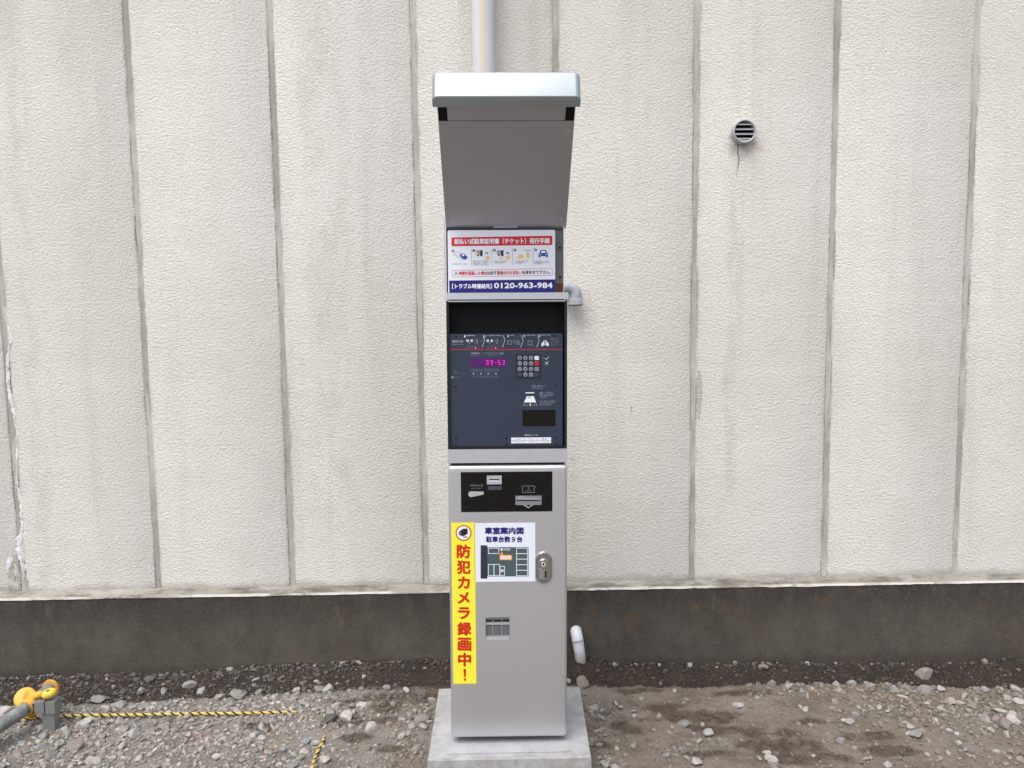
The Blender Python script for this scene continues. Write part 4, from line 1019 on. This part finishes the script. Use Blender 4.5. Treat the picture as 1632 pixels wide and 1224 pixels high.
for px, py in ((726.8, 535.6), (805, 535.4), (883, 534.3), (726, 615.6), (885, 614.4), (726.2, 698.2), (806.5, 697.6), (886.6, 697), (726.2, 708.5), (806.5, 708), (886.8, 707.2)):
    c = loc(px, py, d); bm = bmesh.new(); bm_tube(bm, [(c[0], d+.001, c[1]), (c[0], d-.0014, c[1]), (c[0], d-.002, c[1])], [.0036, .0036, .0028], 14)
    finish(bm, 'screw', black_frame, cpn, smooth=True, autosmooth=40)

# ---- back plate and instruction sign between the visor lip and the hood
bd = 0.03
bp = slabpart('back_plate', 709.2, 350, 898.8, 470, bd, 0.05, back_plate, mach)
slabpart('side_flange', 897.6, 350, 898.9, 468, bd-0.02, 0.02, silver, mach); slabpart('side_flange', 709.4, 350, 710.9, 468, bd-0.02, 0.02, silver, mach)
c = loc(892.5, 393.5, bd)
bm = bmesh.new(); bm_tube(bm, [(c[0], bd, c[1]), (c[0], bd-.004, c[1])], [.0115, .010], 20); finish(bm, 'rivet', back_plate, bp, smooth=True, autosmooth=40)
for px, py, r in ((892.3, 394.5, .0038), (892.3, 441.5, .0034), (711.6, 438, .0052), (711.8, 451, .004)):
    c = loc(px, py, bd); bm = bmesh.new(); bm_tube(bm, [(c[0], bd+.001, c[1]), (c[0], bd-.0055, c[1])], r, 16); finish(bm, 'bolt_hole', black_matt, bp, smooth=True, autosmooth=40)
slabpart('brown_tab', 887, 451.5, 897, 466.5, bd-0.004, 0.004, rust_plate, mach)
sg_d = 0.006
T = 1.3
sg = slabpart('instruction_sign', 714.5, 366.3, 884.8, 467.5, sg_d, 0.004, sign_white, mach, 0.0005, corner=0.006)
d = sg_d
Print(d).poly([(715.8, 447.2), (884.8, 445.2), (884.8, 466.8), (716.2, 466.8)]).done('blue_band', sign_blue, sg)
p = Print(d); x0, x1 = 719.6, 880.2
p.poly([(720.5, 378.5), (x1-1, 375.6), (x1, 376.6), (x1, 389.4), (x1-1, 390.4), (720.5, 392.3), (719.6, 391.3), (719.6, 379.5)]).done('red_heading', sign_red, sg)
lettering('前払い式駐車証明書（チケット）発行手順', 724, 380.3, 876, 388.9+0.6, d, print_white, sg, 2, 0.6, tilt=1.2)
lettering('［トラブル時連絡先］', 720.5, 452.2, 784, 460.2, d, print_white, sg, 2, 0.55, tilt=0.3)
lettering('0120-963-984', 787.3, 450.5, 880.6, 459.8, d, print_white, sg, 2, 0.9, tilt=0.5)
p = Print(d)
p.line(721, 431.0, 879.5, 427.8, .6).line(721.5, 441.5, 879.5, 438.8, .6).line(720.9, 431, 721.4, 441.5, .6).line(880.3, 428, 880.3, 438.8, .6).done('caution_border', flat('print_rose', srgb(205, 90, 125)), sg)
def runs(parts, x0, x1, y0, y1, tilt):
    n = sum(len(t) for t, _ in parts); i = 0
    for t, mt in parts:
        a, b = x0+(x1-x0)*i/n, x0+(x1-x0)*(i+len(t))/n
        lettering(t, a, y0-tilt*i/n, b-0.6, y1-tilt*i/n, d, mt, sg, 2, 0.25, tilt=tilt*len(t)/n); i += len(t)
runs([('時間を超過した場合', sign_red), ('は必ず', ink), ('超過分のお支払い', sign_red), ('を済ませて下さい。', ink)], 731.5, 877.5, 432.5, 438.6, 2.0)
p = Print(d, 1); p.line(724.3, 437.8, 727, 432.6, .5).line(727, 432.6, 729.7, 437.8, .5).line(724.3, 437.8, 729.7, 437.8, .5).rect(726.7, 434, 727.3, 436.2); p.done('caution_triangle', ink, sg)
# five steps
for k, (cx, cy) in enumerate(((722, 399.9), (755, 399.4), (787.9, 399), (820.6, 398.6), (853.6, 398.2))):
    st = Print(d); st.disc(cx, cy, 2.2, 16); st.done('step_number_disc', ink, sg)
    lettering(str(k+1), cx-.7, cy-1.4, cx+.7, cy+1.4, d, print_white, sg, 2, 0.2)
p = Print(d)
for x in (751.3, 784, 816.7, 849.6): p.line(x, 396.8-(x-750)*0.012, x, 423.3-(x-750)*0.015, .4)
p.smalltext(720.5, 420, 745, 1.5, 400)
for k, (x, e, yy) in enumerate(((753.5, 782, 415.2), (788, 812, 415.6), (820.5, 844, 415.4), (851.5, 879, 415.6))):
    for j in range(4 if k == 0 else 3): p.smalltext(x, yy+j*2.1, e-(j*4 if k else 0)-random.Random(k*9+j).uniform(0, 6), 1.3, 410+k*5+j)
p.smalltext(835, 398.6, 847, 1.2, 440)
p.done('step_captions', print_dim, sg)
p = Print(d); p.line(722.5, 405, 729, 400.8, .4).line(729, 400.8, 744.5, 410.8, .4).line(722.5, 405, 738, 414, .4).line(738, 414, 744.5, 410.8, .4).line(728.5, 408, 734.6, 404.5, .4).done('parking_bay_drawing', print_dim, sg)
Print(d, 1).poly([(733, 406.5), (736, 403.8), (740, 404.2), (745, 409.5), (744.5, 411.8), (741.5, 413.8), (738, 412.5), (733.5, 409)]).done('blue_car_drawing', car_blue, sg)
Print(d, 2).poly([(735.5, 406.3), (738.5, 404.8), (741, 406.8), (737.8, 408.6)]).done('blue_car_glass', print_white, sg)
for x in (758.8, 792):
    Print(d).rect(x, 399, x+6.6, 406).done('machine_drawing', flat('print_lilac', srgb(150, 150, 165)), sg)
    Print(d, 1).rect(x+6.6, 398.8, x+10.3, 408.3).rect(x+1.4, 406.2, x+4.2, 408.4).done('machine_drawing_side', ink, sg)
    Print(d, 1).rect(x+14.8, 402, x+16.6, 404.4).rect(x+17.4, 402, x+19.2, 404.4).done('button_drawing', ink, sg)
p = Print(d, 2); p.disc(759.5, 404, 2.4, 14, 2.8).disc(777, 411, 3.6, 16).poly([(797.3, 409.5), (799.5, 409.3), (800.5, 413), (796, 413.3)]).disc(809.4, 410, 3.6, 16).disc(829.5, 408.6, 4.8, 18, 3.2).poly([(824, 411), (828, 406), (834, 410), (831, 412)]).done('hand_drawing', print_skin, sg)
Print(d, 1).poly([(838.6, 411.8), (838.6, 407.5), (840, 404.5), (842, 404.5), (844, 407.5), (844, 411.8)]).done('yellow_bag_drawing', flat('print_lemon', srgb(235, 215, 80)), sg)
Print(d, 2).rect(840.4, 403.2, 842.4, 405).done('bag_tie_drawing', ink, sg)
Print(d).poly([(858, 405), (859.5, 403.8), (861, 399.8), (862.4, 398.4), (869, 398.2), (870.4, 399.5), (872, 403.4), (873.2, 404.6), (873.2, 408.8), (872.5, 410), (870.3, 410), (869.8, 408.2), (861.6, 408.4), (861, 410.2), (858.8, 410.2), (858.2, 409)]).done('blue_front_car_drawing', car_blue, sg)
Print(d, 2).poly([(861.8, 403.2), (863.2, 400), (868.5, 399.8), (870, 403)]).disc(861, 406, 1.0, 10).disc(870.4, 405.8, 1.0, 10).done('front_car_glass', print_white, sg)

# ---- raised hood: a shallow tray leaning forward, hinged above the sign
def hood_pt(u, t, x):          # u 0..1 from hinge to front edge, t outward from lining
    a = Vector((0, 0.012, loc(804, 361)[1])); b = Vector((0, 2.312-MY, 2.181-SLAB_TOP))
    dirv = (b-a); nrm = Vector((0, dirv.z, -dirv.y)).normalized()     # away from the lining: up and back
    q = a+dirv*u+nrm*t; return Vector((x, q.y, q.z))
HL = (Vector((0, 2.312-MY, 2.181-SLAB_TOP))-Vector((0, 0.012, loc(804, 361)[1]))).length
def hood_box(name, u0, u1, t0, t1, x0, x1, mat, parent, bevel=0, seg=2, xf=None):
    bm = bmesh.new()
    v = [bm.verts.new(hood_pt(u, t, x)) for u, t, x in ((u0, t0, x0), (u0, t0, x1), (u1, t0, x1), (u1, t0, x0), (u0, t1, x0), (u0, t1, x1), (u1, t1, x1), (u1, t1, x0))]
    for f in ((0, 3, 2, 1), (4, 5, 6, 7), (0, 1, 5, 4), (1, 2, 6, 5), (2, 3, 7, 6), (3, 0, 4, 7)): bm.faces.new([v[i] for i in f])
    return finish(bm, name, mat, parent, smooth=bool(bevel), bevel=bevel, seg=seg, autosmooth=40)
HW = 0.1945
hood = hood_box('hood', 0.0, 1.02, 0.004, 0.060, -HW, HW, silver_light, mach, 0.004)
hood_box('lining', 0.0, 0.872, 0.0, 0.0038, -HW+0.0015, HW-0.0015, hood_in, hood, 0.0008)
hood_box('front_strip', 0.874, 1.0, 0.0015, 0.0036, -HW+0.028, HW-0.028, hood_in, hood)
for s in (-1, 1): hood_box('corner_bracket', 0.874, 1.0, 0.001, 0.0038, min(s*(HW-0.027), s*(HW-0.002)), max(s*(HW-0.027), s*(HW-0.002)), black_matt, hood)
bm = bmesh.new(); prof = [(-0.2065, 0.985), (0.2065, 0.985)]; ru = 0.016/HL
for k in range(9):
    t = math.radians(90*k/8); prof.append((0.2065-.016+.016*math.cos(t), 1.061-ru+ru*math.sin(t)))
for k in range(9):
    t = math.radians(90+90*k/8); prof.append((-0.2065+.016+.016*math.cos(t), 1.061-ru+ru*math.sin(t)))
rr = []
for tt, ins in ((-0.009, .002), (-0.0082, .0006), (-0.007, 0), (0.064, 0), (0.068, .0008), (0.071, .003), (0.072, .007)):
    rr.append([bm.verts.new(hood_pt(u-(ins/HL if u > 1 else 0), min(tt, 0), x-(ins if x > 0 else -ins))+Vector((0, 0.30, 0.954))*max(tt, 0)) for x, u in prof])
for a, b in zip(rr, rr[1:]):
    for k in range(len(prof)): bm.faces.new((a[k], a[(k+1) % len(prof)], b[(k+1) % len(prof)], b[k]))
bm.faces.new(rr[0][::-1]); bm.faces.new(rr[-1])
finish(bm, 'front_rim', metal_paint('hood_front_sky_tint', (0.34, 0.375, 0.40), 0.40, 0.45), hood, smooth=True, autosmooth=50)  # hood silver with the blue sky reflection mixed into its base colour
hood_box('hinge_plate', -0.01, 0.004, -0.003, 0.004, -0.040, 0.036, silver, hood)
hood_box('hood_foot', -0.02, -0.001, 0.001, 0.045, -HW+0.002, HW-0.002, galv, hood)
for x, u in ((-0.178, 0.80), (0.178, 0.80), (-0.1755, 0.075), (0.1755, 0.075)):
    hood_box('lining_screw', u-0.006, u+0.006, -0.003, -0.0002, x-0.003, x+0.003, silver, hood, 0.001)

# ------------------------------------------------------------------ pipes on the wall
def pipe_paint():
    m = Mat('painted_pipe', 0.55, 0, 0.4); X, Y, Z = m.xyz()
    cx = at_y(768, 50, WALL_Y-0.08).x
    n = m.noise(30, 4, 0.7, (1, 1, 0.15)); sp = m.noise(120, 3, 0.8)
    c = m.mix(m.noise(4, 3, 0.6), (0.56, 0.555, 0.60), (0.64, 0.64, 0.67))
    stain = 1-((X-(cx+0.004)+(n-0.5)*0.008).abs()).step(0.006, 0.022)
    c = m.mix(stain*0.75, c, (0.66, 0.54, 0.38))
    c = m.mix(sp.step(0.66, 0.72)*0.6, c, (0.25, 0.23, 0.25))
    m.color(c); m.bump(n, 0.2, 0.001); return m.m
pa, pb = at_y(770, 0, WALL_Y-0.085), at_y(770, 112, WALL_Y-0.085)
pr = (at_y(787, 60, WALL_Y-0.085).x-at_y(751.5, 60, WALL_Y-0.085).x)/2
px_ = (pa.x+pb.x)/2
dp = empty('downpipe', (px_, WALL_Y-0.085, 0), 'thick vertical pipe with an orange rust streak rising behind the hood', 'pipe')
pmat = pipe_paint()
tube('pipe', [(0, 0, -0.05), (0, 0, WALL_TOP-0.05)], pr, pmat, dp, 32)
for z in (0.6, 2.9, 4.0):
    bm = bmesh.new(); bm_tube(bm, [(0, 0, z-.015), (0, 0, z+.015)], pr+.003, 32); bm_box(bm, -.02, .02, pr-.003, .083, z-.013, z+.013)
    finish(bm, 'pipe_bracket', galv, dp, smooth=True, autosmooth=40)

def grey_pvc():
    m = Mat('grey_pvc', 0.5, 0, 0.4); n = m.noise(18, 4, 0.65); c = m.mix(n.step(0.35, 0.65), (0.30, 0.32, 0.36), (0.46, 0.46, 0.47))
    c = m.mix(m.noise(60, 3, 0.7).step(0.6, 0.7)*0.5, c, (0.20, 0.20, 0.22)); m.color(c); return m.m
gp = grey_pvc()
ey = WALL_Y-0.055
e0, e1 = at_y(917.5, 470, ey), at_y(917.5, 485.5, ey)
er = (at_y(928, 478, ey).x-at_y(906.5, 478, ey).x)/2
zt = at_y(905, 458.5, ey).z
el = empty('elbow_pipe', (e0.x, ey, e1.z), 'short grey pipe elbow turning down beside the sign, open end facing the ground', 'pipe')
R = 0.034; hz = zt-e1.z
path = [(-0.115, WALL_Y-ey, hz-0.0), (-0.115, 0.022, hz)] + [(-0.115+0.022*(1-math.cos(a)), 0.022-0.022*math.sin(a), hz) for a in np.linspace(0.2, math.pi/2, 5)]
path += [(-R-0.02, 0, hz)] + [(-R+R*math.sin(a), 0, hz-R+R*math.cos(a)) for a in np.linspace(0, math.pi/2, 9)] + [(0, 0, 0.018)]
tube('bend', path, er*0.93, gp, el, 24)
bm = bmesh.new()
ro, ri = er*1.04, er*0.80
rg = [[bm.verts.new((r*math.cos(a), r*math.sin(a), z)) for a in np.linspace(0, 2*math.pi, 25)[:-1]] for r, z in ((ro*.96, .030), (ro, .028), (ro, 0.0), (ri, 0.0), (ri, .025))]
for a, b in zip(rg, rg[1:]):
    for k in range(24): bm.faces.new((a[k], a[(k+1) % 24], b[(k+1) % 24], b[k]))
finish(bm, 'socket', gp, el, smooth=True, autosmooth=45)
bm = bmesh.new(); bm_tube(bm, [(0, 0, -0.0045), (0, 0, 0.0)], ro*0.98, 24); finish(bm, 'dark_end_ring', black_frame, el, smooth=True, autosmooth=40)  # black disc across the lower end, a dark line at its rim

def white_pvc():
    m = Mat('white_pvc', 0.4, 0, 0.5); X, Y, Z = m.xyz(); n = m.noise(40, 4, 0.7)
    c = m.mix((1-(Z+(n-0.5)*0.06).step(0.03, 0.10))*0.8, (0.66, 0.665, 0.70), (0.30, 0.26, 0.20))
    c = m.mix(n.step(0.6, 0.7)*0.35, c, (0.3, 0.28, 0.25)); m.color(c); return m.m
wy = PLINTH_Y-0.03
a_, b_ = at_y(919, 1010, wy), at_y(924, 1042, wy)
st = empty('drain_stub', (a_.x, wy, 0), 'short white drain pipe bending out of the dark plinth into the soil', 'pipe')
r0 = (at_y(931.5, 1020, wy).x-at_y(913, 1020, wy).x)/2
top = a_.z
path = [(0.0, 0.06, top-0.002), (0.0, 0.035, top), (0.0, 0.015, top-0.004), (0.002, 0.002, top-0.014), (0.004, -0.004, top-0.03), (b_.x-a_.x, -0.010, b_.z), (b_.x-a_.x+0.003, -0.014, b_.z-0.07)]
tube('bend', path, [r0*.98, r0, r0, r0, r0*.98, r0*.93, r0*.9], white_pvc(), st, 24)
bm = bmesh.new(); zz = at_y(922, 1019, wy).z; bm_tube(bm, [(0.0035, -0.006, zz), (0.004, -0.0068, zz-.003)], [r0*1.035, r0*1.035], 24); finish(bm, 'collar', gp, st, smooth=True, autosmooth=40)

# ------------------------------------------------------------------ round vent
vc = at_y(1187, 209, WALL_Y-0.035)
vr_ = (at_y(1205.5, 209, WALL_Y-0.035).x-at_y(1170, 209, WALL_Y-0.035).x)/2
vb = at_y(1184.5, 212, WALL_Y)
vent = empty('round_vent', (vc.x, WALL_Y, vc.z), 'small round grey wall vent with horizontal louvres high on the wall', 'vent')
vmat = flat('vent_grey', (0.40, 0.40, 0.42), 0.45, grain=0.15, scale=40)
def ring_z(bm, prof, n=40):
    rs = [[bm.verts.new((r*math.cos(2*math.pi*k/n), y, r*math.sin(2*math.pi*k/n))) for k in range(n)] for r, y in prof]
    for a, b in zip(rs, rs[1:]):
        for k in range(n): bm.faces.new((a[k], a[(k+1) % n], b[(k+1) % n], b[k]))
    return rs
bm = bmesh.new(); ring_z(bm, [(vr_*1.06, 0.004), (vr_*1.05, -0.03), (vr_*1.02, -0.036), (vr_*0.97, -0.038), (vr_*0.90, -0.036), (vr_*0.885, -0.030), (vr_*0.885, 0.0)])
finish(bm, 'rim', vmat, vent, smooth=True, autosmooth=50)
bm = bmesh.new(); rs = ring_z(bm, [(vr_*0.90, -0.004)]); bm.faces.new(rs[0]); finish(bm, 'dark_duct', black_matt, vent)
for z in (0.030, 0.0095, -0.0105, -0.030):
    hw_ = math.sqrt(max(0, (vr_*0.90)**2-z*z)); bm = bmesh.new()
    v = [bm.verts.new(q) for q in ((-hw_, -0.033, z-.004), (hw_, -0.033, z-.004), (hw_, -0.033, z-.0005), (-hw_, -0.033, z-.0005), (-hw_, -0.014, z+.006), (hw_, -0.014, z+.006), (hw_, -0.014, z+.008), (-hw_, -0.014, z+.008))]
    for f in ((0, 1, 2, 3), (4, 7, 6, 5), (3, 2, 6, 7), (0, 4, 5, 1), (0, 3, 7, 4), (1, 5, 6, 2)): bm.faces.new([v[i] for i in f])
    finish(bm, 'slat', vmat, vent)
bm = bmesh.new(); n = 12; pts = [(vr_*.89*math.cos(a), vr_*.89*math.sin(a)) for a in np.linspace(math.radians(240), math.radians(300), n)]
v = [bm.verts.new((x, -0.034, z)) for x, z in pts]; w_ = [bm.verts.new((x, -0.031, z)) for x, z in pts]; bm.faces.new(v); bm.faces.new(w_[::-1])
for i in range(n): bm.faces.new((v[i], w_[i], w_[(i+1) % n], v[(i+1) % n]))
finish(bm, 'lower_blank', vmat, vent)

# ------------------------------------------------------------------ yellow and grey pipe barrier at the left edge
plastic_y = flat('yellow_plastic', (0.70, 0.38, 0.045), 0.5, grain=0.14, scale=25)
plastic_y2 = flat('yellow_cap', (0.78, 0.55, 0.04), 0.4, grain=0.08, scale=25)
plastic_o = flat('orange_plastic', (0.66, 0.28, 0.02), 0.45, grain=0.1, scale=25)
for _m, _a, _b in ((plastic_y, (0.70, 0.38, 0.045), (0.55, 0.36, 0.12)), (plastic_y2, (0.78, 0.52, 0.05), (0.60, 0.45, 0.16))):
    nt_ = _m.node_tree; b_n = nt_.nodes['Principled BSDF']
    q_ = Mat.__new__(Mat); q_.m, q_.nt, q_.b = _m, nt_, b_n
    q_.color(q_.mix(q_.noise(55, 5, 0.75).step(0.45, 0.68)*0.8, _a, _b)); q_.bump(q_.noise(160, 3, 0.6), 0.3, 0.0008)
green_mark = flat('green_mark', (0.04, 0.16, 0.06), 0.5)
grey_tube = Mat('grey_coated_pipe', 0.5, 0.25)
grey_tube.color(grey_tube.mix(grey_tube.noise(22, 4, 0.7).step(0.4, 0.65), (0.19, 0.20, 0.195), (0.30, 0.315, 0.32)))
grey_tube.bump(grey_tube.noise(90, 3, 0.6), 0.3, 0.001); grey_tube = grey_tube.m
pb_ = at_z(77, 1166, 0.0)
bar = empty('pipe_barrier', (pb_.x, pb_.y, 0), 'low barrier of grey pipe with yellow clamp discs on a steel post', 'barrier')
def bl(v): return Vector((v.x-pb_.x, v.y-pb_.y, v.z))
PY = pb_.y
# square channel post
def ppt(px, py, dy=0.0): q = at_y(px, py, PY+dy); return q.x-pb_.x, q.z
x0, z1 = ppt(66, 1124); x1, z0 = ppt(88, 1166)
box('post', x0, x1, -0.001, 0.040, -0.10, z1, galv, bar, 0.003)
x0, _ = ppt(57, 1124); x1, _ = ppt(89, 1124); _, za = ppt(75, 1117.5); _, zb = ppt(75, 1136)
box('post_head', x0, ppt(72, 1124)[0], -0.010, 0.040, zb, za, galv, bar, 0.003)
box('post_head', ppt(74, 1124)[0], x1, -0.010, 0.040, zb, za, galv, bar, 0.003)
kx, kz = ppt(75, 1108)
bm = bmesh.new(); bmesh.ops.create_uvsphere(bm, u_segments=24, v_segments=14, radius=1)
bmesh.ops.transform(bm, matrix=Matrix.Translation((kx, 0.015, kz)) @ Matrix.Rotation(-0.25, 4, 'Y') @ Matrix.Diagonal((0.0285, 0.026, 0.0190, 1)), verts=bm.verts)
knob = finish(bm, 'cap_knob', plastic_y2, bar, smooth=True)
bm = bmesh.new(); bmesh.ops.create_uvsphere(bm, u_segments=12, v_segments=8, radius=1)
bmesh.ops.transform(bm, matrix=Matrix.Translation((kx+.002, 0.004, kz+.0165)) @ Matrix.Diagonal((0.0085, 0.007, 0.003, 1)), verts=bm.verts)
finish(bm, 'green_dot', green_mark, knob, smooth=True)
# the pipe runs from the lower left of the photograph over the post towards the wall
A = bl(at_z(-60, 1196, 0.075)); B = bl(at_z(37, 1132, 0.095)); C = bl(at_z(80, 1097, 0.105))
dirp = (C-B).normalized(); A = B - (B-A).normalized()*0.9
rp = 0.0255
tube('pipe', [A, B], rp, grey_tube, bar, 28)
tube('pipe', [B, C], rp*0.95, grey_tube, bar, 28)
ax = (C-B).normalized()
tube('end_cap', [C-ax*0.002, C+ax*0.008, C+ax*0.012], [rp*1.36, rp*1.36, rp*1.2], plastic_y, bar, 28)
# clamp disc, facing the camera's upper left, with a neck towards the knob
dc = bl(at_z(40, 1112, 0.115))
nrm = Vector((0.12, -0.72, 0.62)).normalized()
bm = bmesh.new(); bm_tube(bm, [dc+nrm*-.014, dc+nrm*.006, dc+nrm*.011, dc+nrm*.0125], [.039, .039, .035, .026], 36)
clamp = finish(bm, 'clamp_disc', plastic_y, bar, smooth=True, autosmooth=50)
tube('clamp_neck', [dc+Vector((0.01, 0, 0)), dc+Vector((0.030, 0.0, 0.002)), Vector((kx-0.022, 0.012, kz+0.002))], [.030, .018, .010], plastic_y, bar, 20)
tube('clamp_sleeve', [B+ax*0.012, B+ax*0.05], rp*1.14, plastic_y, bar, 28)
oc = bl(at_z(50, 1137, 0.055))
bm = bmesh.new(); bm_tube(bm, [oc+Vector((-.02, .01, -.008)), oc, oc+Vector((.014, .0, .014))], [.012, .020, .017], 20)
finish(bm, 'orange_grip', plastic_o, bar, smooth=True, autosmooth=50)
tube('bolt', [(ppt(54, 1124)[0], -.004, ppt(54, 1119)[1]), (ppt(62, 1124)[0], .0, ppt(62, 1124)[1])], .008, steel, bar, 12)

# ------------------------------------------------------------------ yellow and black twisted ropes
rope_y = flat('rope_yellow', (0.60, 0.43, 0.13), 0.8, grain=0.2, scale=200)
rope_k = flat('rope_black', (0.035, 0.025, 0.022), 0.85, grain=0.2, scale=200)
def rope(pts, label, r=0.0060, pitch=0.036):
    P = []
    for px, py, dz in pts:
        q = at_z(px, py, 0.008); h = float(height(np.array([q.x]), np.array([q.y]))[0]); q = at_z(px, py, h+dz); P.append(q)
    # resample with Catmull-Rom
    Q = []
    for i in range(len(P)-1):
        p0, p1, p2, p3 = P[max(i-1, 0)], P[i], P[i+1], P[min(i+2, len(P)-1)]
        n = max(4, int((p2-p1).length/0.0022))
        for k in range(n):
            t = k/n; Q.append(0.5*((2*p1)+(p2-p0)*t+(2*p0-5*p1+4*p2-p3)*t*t+(3*p1-p0-3*p2+p3)*t**3))
    o = empty('twisted_rope', Q[0], label, 'rope', 'yellow and black ropes laid over the gravel')
    s = 0; S_ = [0]
    for a, b in zip(Q, Q[1:]): s += (b-a).length; S_.append(s)
    for j in range(3):
        path = []
        for i, q in enumerate(Q):
            t = (Q[min(i+1, len(Q)-1)]-Q[max(i-1, 0)]).normalized(); u = t.cross(Vector((0, 0, 1))).normalized(); w = u.cross(t)
            a = 2*math.pi*(-S_[i]/pitch+j/3); path.append(q-Q[0]+(u*math.cos(a)+w*math.sin(a))*r*0.50)
        tube('black_strand' if j == 0 else 'yellow_strand', path, r*0.56, rope_k if j == 0 else rope_y, o, 8)
    return o
rope([(-30, 1152, .004), (33, 1147, .008), (60, 1143, .010), (95, 1141.5, .012), (140, 1140, .014), (175, 1139.5, .012), (230, 1139, .012), (300, 1137.5, .013), (360, 1137, .012), (420, 1136, .010), (455, 1135, .006), (484, 1135.2, -.005), (500, 1136, -.02)], 'long yellow and black twisted rope running along the gravel from the steel post')
rope([(520, 1166, -.02), (517, 1174, -.003), (515, 1181, .006), (509, 1192, .009), (504, 1203, .009), (501, 1212, .009), (497, 1226, .009), (490, 1250, .008)], 'short rope end sticking out of the dirt left of the concrete slab at the bottom')
